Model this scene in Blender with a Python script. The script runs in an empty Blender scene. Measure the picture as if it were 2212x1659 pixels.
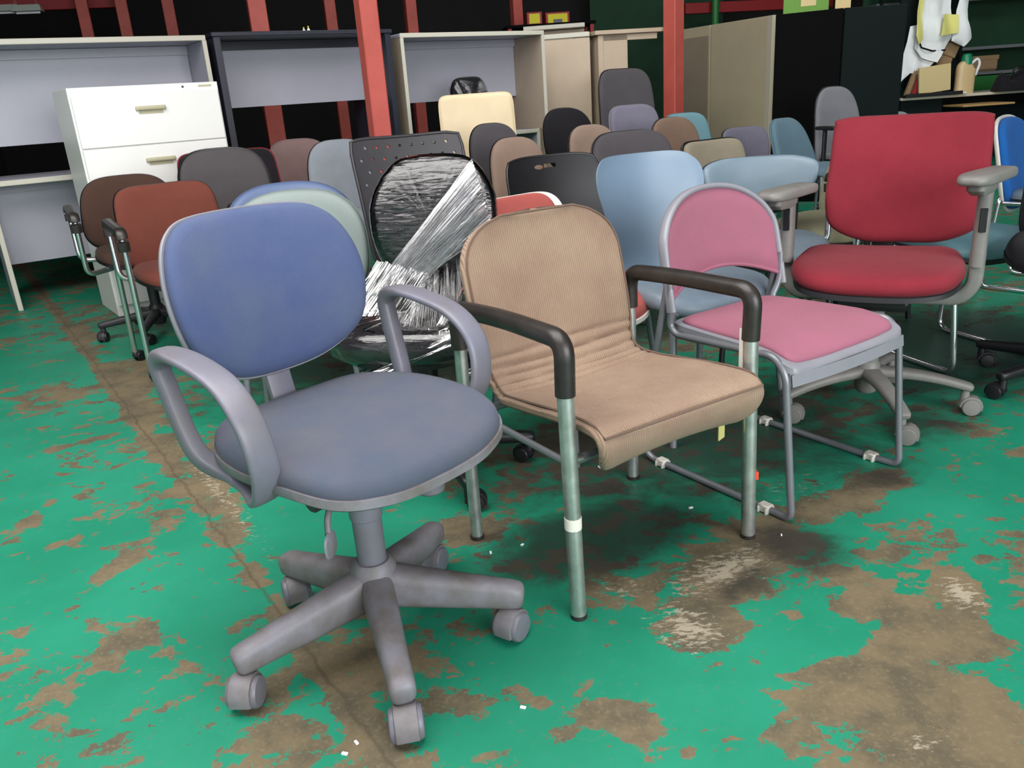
import bpy, math, random
from mathutils import Vector, Matrix, Quaternion
random.seed(7)
SC = bpy.context.scene
COL = SC.collection
R = math.radians
# ------------------------------------------------------------------ camera
CAM_H, F_PX, PITCH, ROLL = 1.05, 1750.0, R(19.5), R(-4.0)
_F = Vector((0, math.cos(PITCH), -math.sin(PITCH)))
_X = Vector((1, 0, 0)); _U = Vector((0, math.sin(PITCH), math.cos(PITCH)))
_R2 = math.cos(ROLL)*_X + math.sin(ROLL)*_U
_U2 = -math.sin(ROLL)*_X + math.cos(ROLL)*_U
_O = Vector((0, 0, CAM_H))
def ray(px, py):
    return _F + _R2*((px-1106)/F_PX) - _U2*((py-829.5)/F_PX)
def at(px, py, z):
    """world point at height z on the sight line of a photograph pixel (survey helper)"""
    d = ray(px, py); return _O + d*((z-CAM_H)/d.z)
def aty(px, py, y):
    d = ray(px, py); return _O + d*(y/d.y)
cd = bpy.data.cameras.new('camera'); cam = bpy.data.objects.new('camera', cd); COL.objects.link(cam)
cd.sensor_fit = 'HORIZONTAL'; cd.sensor_width = 36; cd.lens = F_PX/2212*36
cd.clip_start = .05; cd.clip_end = 100
cam.matrix_world = Matrix(((_R2.x, _U2.x, -_F.x, 0), (_R2.y, _U2.y, -_F.y, 0), (_R2.z, _U2.z, -_F.z, CAM_H), (0, 0, 0, 1)))
SC.camera = cam
# ------------------------------------------------------------------ materials
def lin(c):
    return tuple(((v/255)/12.92 if v/255 <= .04045 else ((v/255+.055)/1.055)**2.4) for v in c)
def mat(name, rgb, rough=.6, metal=0, var=.0, vscale=8, bump=0, bscale=400, rgb2=None, spec=.5, sheen=0, coat=0, stretch=None):
    """rgb = surface colour in sRGB; rgb2 = colour of soft blotches (dirt, fading)"""
    m = bpy.data.materials.new(name); m.use_nodes = True; nt = m.node_tree; b = nt.nodes['Principled BSDF']
    c = lin(rgb)
    b.inputs['Roughness'].default_value = rough; b.inputs['Metallic'].default_value = metal
    b.inputs['Specular IOR Level'].default_value = spec
    if sheen: b.inputs['Sheen Weight'].default_value = sheen; b.inputs['Sheen Roughness'].default_value = .5
    if coat: b.inputs['Coat Weight'].default_value = coat
    tc = nt.nodes.new('ShaderNodeTexCoord'); src = tc.outputs['Object']
    if stretch:
        mp = nt.nodes.new('ShaderNodeMapping'); mp.inputs['Scale'].default_value = stretch
        nt.links.new(src, mp.inputs['Vector']); src = mp.outputs['Vector']
    if var or rgb2:
        n = nt.nodes.new('ShaderNodeTexNoise'); n.inputs['Scale'].default_value = vscale; n.inputs['Detail'].default_value = 6
        n.inputs['Roughness'].default_value = .62
        nt.links.new(src, n.inputs['Vector'])
        cr = nt.nodes.new('ShaderNodeValToRGB'); cr.color_ramp.elements[0].position = .35; cr.color_ramp.elements[1].position = .68
        c2 = lin(rgb2) if rgb2 else tuple(v*(1-var) for v in c)
        cr.color_ramp.elements[0].color = (*c, 1); cr.color_ramp.elements[1].color = (*c2, 1)
        nt.links.new(n.outputs['Fac'], cr.inputs['Fac']); nt.links.new(cr.outputs['Color'], b.inputs['Base Color'])
    else: b.inputs['Base Color'].default_value = (*c, 1)
    if bump:
        n = nt.nodes.new('ShaderNodeTexNoise'); n.inputs['Scale'].default_value = bscale; n.inputs['Detail'].default_value = 3
        nt.links.new(src, n.inputs['Vector'])
        bp = nt.nodes.new('ShaderNodeBump'); bp.inputs['Strength'].default_value = bump; bp.inputs['Distance'].default_value = .002
        nt.links.new(n.outputs['Fac'], bp.inputs['Height']); nt.links.new(bp.outputs['Normal'], b.inputs['Normal'])
    return m
def fabric(name, rgb, rgb2=None, var=.12, vscale=7, bump=.45, bscale=500):
    return mat(name, rgb, .92, 0, var, vscale, bump, bscale, rgb2, spec=.12, sheen=.06)
M = {}
M['blue_back'] = fabric('blue_fabric', (68, 82, 120), (82, 92, 120), vscale=5)
M['blue_seat'] = fabric('worn_blue_fabric', (78, 86, 102), (90, 92, 102), vscale=6)
M['lav_plastic'] = mat('lavender_grey_plastic', (114, 114, 128), .42, 0, .12, 9, .12, 700, (106, 103, 108))
M['dusty_plastic'] = mat('dusty_grey_plastic', (124, 122, 130), .55, 0, .15, 14, .1, 500, (102, 95, 90))
M['tan'] = fabric('tan_fabric', (156, 134, 114), (138, 114, 98), vscale=4)
M['tan_piping'] = fabric('brown_piping', (112, 92, 80))
M['chrome'] = mat('worn_chrome', (200, 204, 202), .34, .8, .3, 22, .1, 60, (160, 164, 160))
M['bright_chrome'] = mat('bright_chrome', (225, 225, 230), .16, .95)
M['steel'] = mat('grey_painted_steel', (128, 130, 136), .35, .35, .1, 20)
M['black_rubber'] = mat('black_rubber', (34, 31, 30), .38, 0, .25, 20, .1, 200, (48, 44, 40))
M['black_plastic'] = mat('black_plastic', (24, 23, 26), .42, 0, .2, 10, .08, 500)
M['dark_plastic'] = mat('charcoal_plastic', (48, 46, 50), .45, 0, .15, 12, .1, 500)
M['pink'] = fabric('pink_fabric', (158, 98, 118), (150, 96, 112))
M['light_grey_plastic'] = mat('light_grey_plastic', (138, 138, 146), .4, 0, .08, 12)
M['red'] = fabric('crimson_fabric', (128, 42, 52), (120, 38, 48))
M['grey_green_plastic'] = mat('grey_arm_plastic', (124, 122, 118), .5, 0, .15, 20, .1, 400)
M['white_clip'] = mat('white_nylon', (205, 200, 190), .5)
M['tag_yellow'] = mat('yellow_tag', (196, 190, 120), .7)
M['sticker_orange'] = mat('orange_sticker', (235, 70, 40), .6)
M['sticker_white'] = mat('white_sticker', (225, 222, 210), .6)
def stripe_bump(m, axis, scale, strength):
    """fine woven ribs on a fabric"""
    nt = m.node_tree; b = nt.nodes['Principled BSDF']
    tc = nt.nodes.new('ShaderNodeTexCoord'); w = nt.nodes.new('ShaderNodeTexWave')
    w.bands_direction = axis; w.inputs['Scale'].default_value = scale; w.inputs['Distortion'].default_value = 1.2; w.inputs['Detail'].default_value = 1
    nt.links.new(tc.outputs['Object'], w.inputs['Vector'])
    bp = nt.nodes.new('ShaderNodeBump'); bp.inputs['Strength'].default_value = strength; bp.inputs['Distance'].default_value = .003
    old = b.inputs['Normal'].links
    if old: nt.links.new(old[0].from_socket, bp.inputs['Normal'])
    nt.links.new(w.outputs['Fac'], bp.inputs['Height']); nt.links.new(bp.outputs['Normal'], b.inputs['Normal'])
stripe_bump(M['tan'], 'X', 52, .55)
def film(name='clear_stretch_film', bd=.0035, sc=(5, 5, 30), add=.03):
    m = bpy.data.materials.new(name); m.use_nodes = True; nt = m.node_tree
    for n in list(nt.nodes): nt.nodes.remove(n)
    out = nt.nodes.new('ShaderNodeOutputMaterial'); mx = nt.nodes.new('ShaderNodeMixShader')
    tr = nt.nodes.new('ShaderNodeBsdfTransparent'); tr.inputs['Color'].default_value = (.96, .96, .97, 1)
    gl = nt.nodes.new('ShaderNodeBsdfGlossy'); gl.inputs['Roughness'].default_value = .12; gl.inputs['Color'].default_value = (1, 1, 1, 1)
    tc = nt.nodes.new('ShaderNodeTexCoord'); mp = nt.nodes.new('ShaderNodeMapping'); mp.inputs['Scale'].default_value = sc
    n1 = nt.nodes.new('ShaderNodeTexNoise'); n1.inputs['Scale'].default_value = 3.0; n1.inputs['Detail'].default_value = 5; n1.inputs['Distortion'].default_value = .6
    nt.links.new(tc.outputs['Object'], mp.inputs['Vector']); nt.links.new(mp.outputs['Vector'], n1.inputs['Vector'])
    bp = nt.nodes.new('ShaderNodeBump'); bp.inputs['Strength'].default_value = 1.0; bp.inputs['Distance'].default_value = bd
    nt.links.new(n1.outputs['Fac'], bp.inputs['Height']); nt.links.new(bp.outputs['Normal'], gl.inputs['Normal'])
    fr = nt.nodes.new('ShaderNodeFresnel'); fr.inputs['IOR'].default_value = 1.5
    nt.links.new(bp.outputs['Normal'], fr.inputs['Normal'])
    ad = nt.nodes.new('ShaderNodeMath'); ad.operation = 'MULTIPLY_ADD'; ad.inputs[1].default_value = 1.1; ad.inputs[2].default_value = add; ad.use_clamp = True
    nt.links.new(fr.outputs['Fac'], ad.inputs[0]); nt.links.new(ad.outputs[0], mx.inputs['Fac'])
    nt.links.new(tr.outputs[0], mx.inputs[1]); nt.links.new(gl.outputs[0], mx.inputs[2]); nt.links.new(mx.outputs[0], out.inputs['Surface'])
    return m
M['film'] = film()
M['film_band'] = film('stretched_film_band', .001, (3, 3, 3), .10)
# ------------------------------------------------------------------ mesh helpers
def catmull(pts, n=8, closed=False):
    P = [Vector(p) for p in pts]; L = len(P); out = []
    rng = range(L) if closed else range(L-1)
    for i in rng:
        if closed: a, b, c, d = P[(i-1) % L], P[i], P[(i+1) % L], P[(i+2) % L]
        else: a, b, c, d = P[max(i-1, 0)], P[i], P[i+1], P[min(i+2, L-1)]
        for k in range(n):
            t = k/n
            out.append(.5*((2*b)+(c-a)*t+(2*a-5*b+4*c-d)*t*t+(3*b-a-3*c+d)*t**3))
    if not closed: out.append(P[-1].copy())
    return out
def fillet(pts, r, n=6, closed=False):
    P = [Vector(p) for p in pts]; L = len(P); out = []
    rs = r if isinstance(r, (list, tuple)) else [r]*L
    for i in range(L):
        if not closed and i in (0, L-1): out.append(P[i]); continue
        a, b, c = P[i-1], P[i], P[(i+1) % L]
        u, v = (a-b), (c-b); lu, lv = u.length, v.length
        rr = min(rs[i], lu*.49, lv*.49)
        p0, p1 = b+u.normalized()*rr, b+v.normalized()*rr
        for k in range(n+1):
            t = k/n; out.append(p0*(1-t)**2+b*2*t*(1-t)+p1*t*t)
    return out
class MB:
    def __init__(s): s.v = []; s.f = []
    def add(s, v, f):
        o = len(s.v); s.v += [Vector(p) for p in v]; s.f += [tuple(i+o for i in q) for q in f]; return s
    def xf(s, mtx): s.v = [mtx @ p for p in s.v]; return s
    def box(s, c, d, rot=None, ch=0):
        """box centre c, size d, chamfer ch"""
        hx, hy, hz = d[0]/2, d[1]/2, d[2]/2; e = min(ch, hx*.9, hy*.9, hz*.9)
        if e <= 0:
            v = [(x, y, z) for x in (-hx, hx) for y in (-hy, hy) for z in (-hz, hz)]
            f = [(0, 1, 3, 2), (4, 6, 7, 5), (0, 4, 5, 1), (2, 3, 7, 6), (0, 2, 6, 4), (1, 5, 7, 3)]
        else:
            v = []; idx = {}
            for sx in (-1, 1):
                for sy in (-1, 1):
                    for sz in (-1, 1):
                        for ax in range(3):
                            idx[(sx, sy, sz, ax)] = len(v)
                            v.append((sx*(hx if ax == 0 else hx-e), sy*(hy if ax == 1 else hy-e), sz*(hz if ax == 2 else hz-e)))
            f = []
            S = [(-1, -1), (1, -1), (1, 1), (-1, 1)]
            for ax in range(3):
                for sg in (-1, 1):
                    q = []
                    for a, b in S:
                        k = [a, b]; k.insert(ax, sg); q.append(idx[(*k, ax)])
                    f.append(tuple(q if (sg > 0) == (ax != 1) else q[::-1]))
            for ax in range(3):
                a1, a2 = [i for i in range(3) if i != ax]
                for s1 in (-1, 1):
                    for s2 in (-1, 1):
                        def K(sg): k = [0, 0, 0]; k[ax] = sg; k[a1] = s1; k[a2] = s2; return tuple(k)
                        f.append((idx[(*K(-1), a1)], idx[(*K(1), a1)], idx[(*K(1), a2)], idx[(*K(-1), a2)]))
            for sx in (-1, 1):
                for sy in (-1, 1):
                    for sz in (-1, 1): f.append(tuple(idx[(sx, sy, sz, a)] for a in range(3)))
        m = Matrix.Translation(Vector(c)) @ (rot.to_4x4() if rot else Matrix())
        return s.add([m @ Vector(p) for p in v], f)
    def sweep(s, pts, w, h=None, up=(0, 0, 1), n=12, e=2.0, closed=False, cap=True, ups=None):
        """tube of superelliptic section (half sizes w sideways, h along up) through pts"""
        P = [Vector(p) for p in pts]; L = len(P); h = w if h is None else h
        W = (lambda t: w) if not callable(w) else w; H = (lambda t: h) if not callable(h) else h
        up = Vector(up).normalized(); v = []; pu = up
        for i, p in enumerate(P):
            if closed: t = P[(i+1) % L]-P[i-1]
            else: t = P[min(i+1, L-1)]-P[max(i-1, 0)]
            t.normalize()
            uu = Vector(ups[i]) if ups else (pu if w is h or (not callable(w) and w == h) else up)
            side = t.cross(uu)
            if side.length < 1e-4: side = t.cross(pu if pu.cross(t).length > 1e-4 else Vector((1, .01, 0)))
            side.normalize(); u2 = side.cross(t).normalized(); pu = u2
            a, b = W(i/max(1, L-1)), H(i/max(1, L-1))
            for k in range(n):
                th = 2*math.pi*k/n; c_, s_ = math.cos(th), math.sin(th)
                v.append(p+side*(a*math.copysign(abs(c_)**(2/e), c_))+u2*(b*math.copysign(abs(s_)**(2/e), s_)))
        f = []
        for i in range(L if closed else L-1):
            for k in range(n):
                a0, a1 = i*n+k, i*n+(k+1) % n; j = (i+1) % L
                f.append((a0, a1, j*n+(k+1) % n, j*n+k))
        if cap and not closed:
            f.append(tuple(range(n))[::-1]); f.append(tuple((L-1)*n+k for k in range(n)))
        return s.add(v, f)
    def lathe(s, prof, c=(0, 0, 0), axis=(0, 0, 1), n=24, cap=True):
        """prof = [(radius, height)...] about axis through c"""
        q = Vector((0, 0, 1)).rotation_difference(Vector(axis)); c = Vector(c); v = []
        for r, z in prof:
            for k in range(n):
                a = 2*math.pi*k/n; v.append(c+q @ Vector((r*math.cos(a), r*math.sin(a), z)))
        f = []
        for i in range(len(prof)-1):
            for k in range(n): f.append((i*n+k, i*n+(k+1) % n, (i+1)*n+(k+1) % n, (i+1)*n+k))
        if cap: f.append(tuple(range(n))[::-1]); f.append(tuple((len(prof)-1)*n+k for k in range(n)))
        return s.add(v, f)
    def cyl(s, a, b, r, r2=None, n=16, ch=0):
        a, b = Vector(a), Vector(b); L = (b-a).length; r2 = r if r2 is None else r2
        pr = [(r, 0), (r2, L)] if not ch else [(r-ch, 0), (r, ch), (r2, L-ch), (r2-ch, L)]
        return s.lathe(pr, a, b-a, n)
    def cushion(s, outline, prof, fn):
        """outline: closed list of (u,v); prof: [(ring scale, w)...] starting at the centre of the front; fn(u,v,w)->point"""
        cu = sum(p[0] for p in outline)/len(outline); cv = (min(p[1] for p in outline)+max(p[1] for p in outline))/2
        n = len(outline); v = [fn(cu, cv, prof[0][1])]; f = []
        rings = []
        for r, w in prof[1:-1]:
            base = len(v); rings.append(base)
            for (a, b) in outline: v.append(fn(cu+(a-cu)*r, cv+(b-cv)*r, w))
        last = len(v); v.append(fn(cu, cv, prof[-1][1]))
        for k in range(n): f.append((0, rings[0]+k, rings[0]+(k+1) % n))
        for a, b in zip(rings, rings[1:]):
            for k in range(n): f.append((a+k, b+k, b+(k+1) % n, a+(k+1) % n))
        for k in range(n): f.append((rings[-1]+(k+1) % n, rings[-1]+k, last))
        return s.add(v, f)
    def grid(s, fn, nu, nv, closed_u=False):
        v = [fn(i/nu, j/nv) for j in range(nv+1) for i in range(nu+1)]
        f = [(j*(nu+1)+i, j*(nu+1)+i+1, (j+1)*(nu+1)+i+1, (j+1)*(nu+1)+i) for j in range(nv) for i in range(nu)]
        return s.add(v, f)
    def build(s, name, m, parent=None, ang=40, smooth=True, bevel=0):
        me = bpy.data.meshes.new(name); me.from_pydata([tuple(p) for p in s.v], [], s.f)
        import bmesh
        bm = bmesh.new(); bm.from_mesh(me); bmesh.ops.recalc_face_normals(bm, faces=bm.faces); bm.to_mesh(me); bm.free()
        o = bpy.data.objects.new(name, me); COL.objects.link(o)
        if m: me.materials.append(M[m] if isinstance(m, str) else m)
        if smooth:
            me.shade_smooth()
            if ang: me.set_sharp_from_angle(angle=R(ang))
        if parent is not None: o.parent = parent
        if bevel:
            md = o.modifiers.new('bevel', 'BEVEL'); md.width = bevel; md.segments = 2; md.limit_method = 'ANGLE'
        return o
def tag(o, label=None, cat=None, group=None, kind=None):
    if label: o['label'] = label
    if cat: o['category'] = cat
    if group: o['group'] = group
    if kind: o['kind'] = kind
    return o
def thing(name, label, cat, loc=(0, 0, 0), rz=0, group=None):
    o = bpy.data.objects.new(name, None); COL.objects.link(o); o.location = loc; o.rotation_euler = (0, 0, rz)
    o.empty_display_size = .1
    return tag(o, label, cat, group)
def copy_tree(o, parent=None):
    c = o.copy(); COL.objects.link(c); c.parent = parent
    for ch in [x for x in bpy.data.objects if x.parent == o]: copy_tree(ch, c)
    return c
def rounded(w, h, k=4, n=64, wtop=1, wbot=1, cy=0, bulge=0):
    """superelliptic outline, half sizes w,h; wtop/wbot scale its width at the ends"""
    out = []
    for i in range(n):
        a = 2*math.pi*i/n; c_, s_ = math.cos(a), math.sin(a)
        x = math.copysign(abs(c_)**(2/k), c_); y = math.copysign(abs(s_)**(2/k), s_)
        t = (y+1)/2; out.append((w*x*(wbot*(1-t)+wtop*t), cy+h*y))
    return out
def outline_pts(pts, n=10):
    """right half control points bottom to top -> mirrored smooth closed outline"""
    P = [(x, y, 0) for x, y in pts]; full = P+[(-x, y, 0) for x, y, _ in reversed(P) if abs(x) > 1e-5]
    return [(p.x, p.y) for p in catmull(full, n, True)]
CUSH = lambda d, e: [(0, d+e), (.3, d*.92+e), (.6, d*.66+e), (.8, d*.36+e), (.9, d*.16+e*.97), (.955, e*.82), (.985, e*.5), (1.0, 0), (.99, -e*.45), (.96, -e*.8), (.9, -e), (.5, -e), (0, -e)]
def back_fn(y0, z0, tilt, curv, lum=0, h=.4):
    """maps back coordinates (u across, v up, w towards the sitter) to chair space"""
    st, ct = math.sin(tilt), math.cos(tilt)
    def fn(u, v, w):
        ww = w+curv*u*u-lum*math.sin(math.pi*min(max(v/h, 0), 1))*-1
        return Vector((u, y0+v*st-ww*ct, z0+v*ct+ww*st))
    return fn
# ------------------------------------------------------------------ chair parts
def caster(root, x, y, ang, m, mw, r=.025, w=.05, hood=True, zt=.075):
    """twin-wheel caster, pivot at x,y; ang = heading of the trail"""
    dx, dy = math.cos(ang), math.sin(ang); cx, cy = x+dx*.018, y+dy*.018
    ax = Vector((-dy, dx, 0)); c = Vector((cx, cy, r))
    h = MB().cyl((x, y, r+.01), (x, y, zt), .009)
    if hood:
        pts = []
        for k in range(9):
            a = R(-20+200*k/8); pts.append(c+Vector((dx*math.cos(a), dy*math.cos(a), math.sin(a)))*(r*1.0+.002))
        ups = [(p-c).normalized() for p in pts]
        h.sweep(pts, w*.34, .0045, n=12, e=6, ups=ups)
        h.cyl((x, y, r*1.6), (x, y, zt-.004), .014, .012)
    o = h.build('caster', m, root)
    for s in (-1, 1):
        a = c+ax*(s*w*.22); b = c+ax*(s*w*.5)
        MB().lathe([(r*.5, 0), (r, .001), (r, w*.18), (r*.9, w*.25), (r*.5, w*.28), (.004, w*.29)], a, ax*s, 24).build('caster_wheel', mw, o)
    return o
def star(root, rz, Rad=.29, zh=.135, zt=.095, m='dusty_plastic', mw='dark_plastic', w0=.030, w1=.019, h0=.030, h1=.016, trail=None, heads=None, n=5, cr=.025, arch=0, cw=.05, hub_r=.036):
    MB().lathe([(hub_r*.8, zh-.085), (hub_r, zh-.075), (hub_r*1.15, zh-.02), (hub_r, zh+.012), (hub_r*.8, zh+.022)], (0, 0, 0)).build('base_hub', m, root)
    for i in range(n):
        a = rz+2*math.pi*i/n; d = Vector((math.cos(a), math.sin(a), 0))
        pts = []
        for k in range(15):
            t = k/12 if k < 12 else (.965, .988, 1.0)[k-12]; rr = hub_r*.6+t*(Rad-hub_r*.6)
            pts.append(d*rr+Vector((0, 0, zh-h0*.9+(zt-h1-zh+h0*.9)*t+arch*math.sin(math.pi*t))))
        TIP = {12: .95, 13: .82, 14: .55}
        MB().sweep(pts, lambda t: (w0+(w1-w0)*min(1, t*1.5))*TIP.get(round(t*14), 1), lambda t: (h0+(h1-h0)*t)*TIP.get(round(t*14), 1), n=20, e=3.0).build('base_leg', m, root)
        ta = heads[i] if heads else (a+(trail[i] if trail else 1.2+i*1.3))
        caster(root, d.x*(Rad-.02), d.y*(Rad-.02), ta, m, mw, r=cr, w=cw, zt=zt-h1)
def std_seat(root, w, d, z, m, ms, th=.03, shell=.012, wtop=.92, k=3.2, drop=.03, y0=0, shape=None):
    ol = shape or rounded(w/2, d/2, k, 56, wtop=wtop)
    def fn(u, v, ww):
        f = max(0, -v/(d/2)-.35)/.65
        dish = -.010*(1-min(1, (u/(w/2))**2))
        return Vector((u, v+y0, z+ww-drop*f*f+dish))
    MB().cushion(ol, CUSH(.012, th), fn).build('seat', m, root, ang=70)
    if ms:
        def fs(u, v, ww): return fn(u, v, 0)+Vector((0, 0, ww-th*.35))
        MB().cushion([(a*1.015, b*1.015) for a, b in ol], [(0, .0), (.9, .0), (1.0, .002), (1.0, -shell), (.93, -shell*2), (.6, -shell*2.6), (0, -shell*2.8)], fs).build('seat_shell', ms, root, ang=50)
    return fn
def std_back(root, ol, fn, m, ms=None, th=.022, dome=.012, gap=0, rim=1.02, name='backrest', shell_th=.012):
    MB().cushion(ol, CUSH(dome, th), fn).build(name, m, root, ang=70)
    if ms:
        cv = (min(p[1] for p in ol)+max(p[1] for p in ol))/2
        def fs(u, v, w): return fn(u, v, w-th*.6)
        MB().cushion([(a*rim, cv+(b-cv)*rim) for a, b in ol], [(0, 0), (.9, 0), (.99, .004), (1.0, 0), (.985, -shell_th), (.9, -shell_th*1.6), (0, -shell_th*1.8)], fs).build('back_shell', ms, root, ang=50)
def gas_column(root, z0, z1, m, r=.026, m2=None):
    MB().lathe([(r*.95, z0), (r, z0+.01), (r*1.05, z0+(z1-z0)*.55), (r*1.15, z0+(z1-z0)*.56), (r*1.2, z1)], (0, 0, 0)).build('gas_column', m, root)
# ------------------------------------------------------------------ hero: blue task chair
def blue_task_chair():
    t = thing('task_chair', 'blue swivel task chair with grey loop armrests, nearest of all the chairs', 'chair', (-.306, 1.430, 0), R(47))
    rz0 = R(-47)
    # star legs measured in world angles
    star(t, R(-74-47), Rad=.30, zh=.170, zt=.112, m='dusty_plastic', mw='lav_plastic', w0=.034, w1=.025, h0=.044, h1=.024,
         heads=[R(-80-47), R(-125-47), R(-112-47), R(-66-47), R(-95-47)], hub_r=.044, cr=.031, cw=.062)
    gas_column(t, .15, .40, 'lav_plastic', .0285)
    zs = .490
    shape = outline_pts([(0, -.245), (.12, -.235), (.205, -.185), (.238, -.05), (.228, .09), (.165, .20), (.06, .225)], 9)
    std_seat(t, .48, .47, zs, 'blue_seat', 'dusty_plastic', th=.026, shell=.014, shape=shape, drop=.02)
    MB().lathe([(.036, .35), (.07, .362), (.125, .388), (.175, .425), (.19, .448)], (0, 0, 0)).build('seat_mechanism', 'lav_plastic', t)
    MB().cyl((.075, -.115, .345), (.075, -.115, .41), .028, .031, ch=.005).build('tension_knob', 'lav_plastic', t)
    # levers on the left
    lv = MB().sweep(fillet([(-.02, -.02, .375), (-.09, -.05, .385), (-.128, -.066, .372), (-.138, -.075, .335)], .015), .006)
    lv.cushion(rounded(.026, .022, 2.4, 24), [(0, .004), (.8, .004), (1, 0), (.8, -.004), (0, -.004)], lambda u, v, w: Vector((-.138+u*.8, -.078+w+u*.4, .318+v*1.2)))
    lv.build('height_lever', 'dusty_plastic', t)
    MB().cyl((-.08, .0, .372), (-.12, .0, .368), .022, .020, ch=.003).build('tilt_knob', 'dark_plastic', t)
    # back
    H = .325
    fn = back_fn(.203, .562, R(13), .95, .012, H)
    ol = outline_pts([(0, 0), (.10, .010), (.178, .052), (.207, .135), (.202, .225), (.165, .295), (.09, .323)], 9)
    std_back(t, ol, fn, 'blue_back', 'light_grey_plastic', th=.020, dome=.012, rim=1.028)
    MB().sweep(fillet([(0, .08, .43), (0, .215, .43), (0, .232, .51), (0, .285, .72)], .05), .028, .008, up=(0, 1, 0.1), n=12, e=5,
               ups=[(0, 0, 1)]*8+[(0, 1, .1)]*8).build('back_upright', 'lav_plastic', t)
    # loop arms
    for s in (-1, 1):
        path = [(.205, .09, .440), (.245, .135, .485), (.256, .175, .61), (.258, .178, .655), (.258, .132, .675), (.256, .05, .670), (.256, -.035, .648), (.256, -.090, .598), (.250, -.102, .525), (.240, -.078, .468), (.225, -.03, .434), (.205, .03, .432)]
        pts = [Vector((s*x, y, z)) for x, y, z in path]
        P = catmull(pts, 7, True); c = Vector((0, .04, .555))
        n = len(P)
        def flat(tt):
            i = tt*(n-1)/7
            # 1..3 round riser, 4..8 flat strap
            d = min(abs(i-2), 12-abs(i-2)); return min(1, max(0, (d-1.2)/1.2))
        ups = [Vector((0, p.y-c.y, p.z-c.z)).normalized() for p in P]
        MB().sweep(P, lambda tt: .017+.009*flat(tt), lambda tt: .017-.0085*flat(tt), n=20, e=3.4, closed=True, ups=ups).build('armrest', 'lav_plastic', t)
    return t
# ------------------------------------------------------------------ hero: tan armchair
def sheet(profile, hw, th, nu=28, nv=90, cup=0, ripple=None, seam=None):
    """one-piece padded shell: profile = smooth (y,z) centre line, hw(t) half width"""
    P = catmull([(0, y, z) for y, z in profile], 12); L = [0]
    for a, b in zip(P, P[1:]): L.append(L[-1]+(b-a).length)
    T = L[-1]
    def cl(t):
        d = t*T
        for i in range(len(L)-1):
            if L[i+1] >= d or i == len(L)-2:
                k = (d-L[i])/max(1e-9, L[i+1]-L[i]); return P[i].lerp(P[i+1], k), (P[min(i+2, len(P)-1)]-P[max(i-1, 0)]).normalized()
    mb = MB(); ring = []
    prof = [(-1, 0), (-.985, .55), (-.95, .85), (-.88, 1)]+[(-.88+1.76*k/nu, 1) for k in range(1, nu)]+[(.88, 1), (.95, .85), (.985, .55), (1, 0), (.985, -.55), (.95, -.85), (.88, -1), (.5, -1), (0, -1), (-.5, -1), (-.88, -1), (-.95, -.85), (-.985, -.55)]
    for j in range(nv+1):
        t = j/nv; c, tg = cl(t); nrm = Vector((0, -tg.z, tg.y))
        w = hw(t); e = min(1, math.sqrt(max(.0, 1-(1-min(1, min(t, 1-t)/.012))**2))*.9+.1)
        row = []
        for u, q in prof:
            r = ripple(u, t) if (ripple and q > 0) else 0
            row.append(c+Vector((u*w, 0, 0))+nrm*(q*th*e+cup*u*u+r))
        ring.append(row)
    if seam is not None:
        sp = []
        ts = [.085+.905*k/60 for k in range(61)]
        for side in (-1, 1):
            row = []
            for t in ts:
                c, tg = cl(t); nrm = Vector((0, -tg.z, tg.y)); row.append(c+Vector((side*hw(t)*.955, 0, 0))+nrm*(th*.93+cup*.9))
            sp.append(row)
        seam.extend(sp[0]+sp[1][::-1])
    n = len(prof); v = [p for r_ in ring for p in r_]
    f = [(j*n+k, j*n+(k+1) % n, (j+1)*n+(k+1) % n, (j+1)*n+k) for j in range(nv) for k in range(n)]
    f += [tuple(range(n))[::-1], tuple(nv*n+k for k in range(n))]
    return mb.add(v, f)
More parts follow.
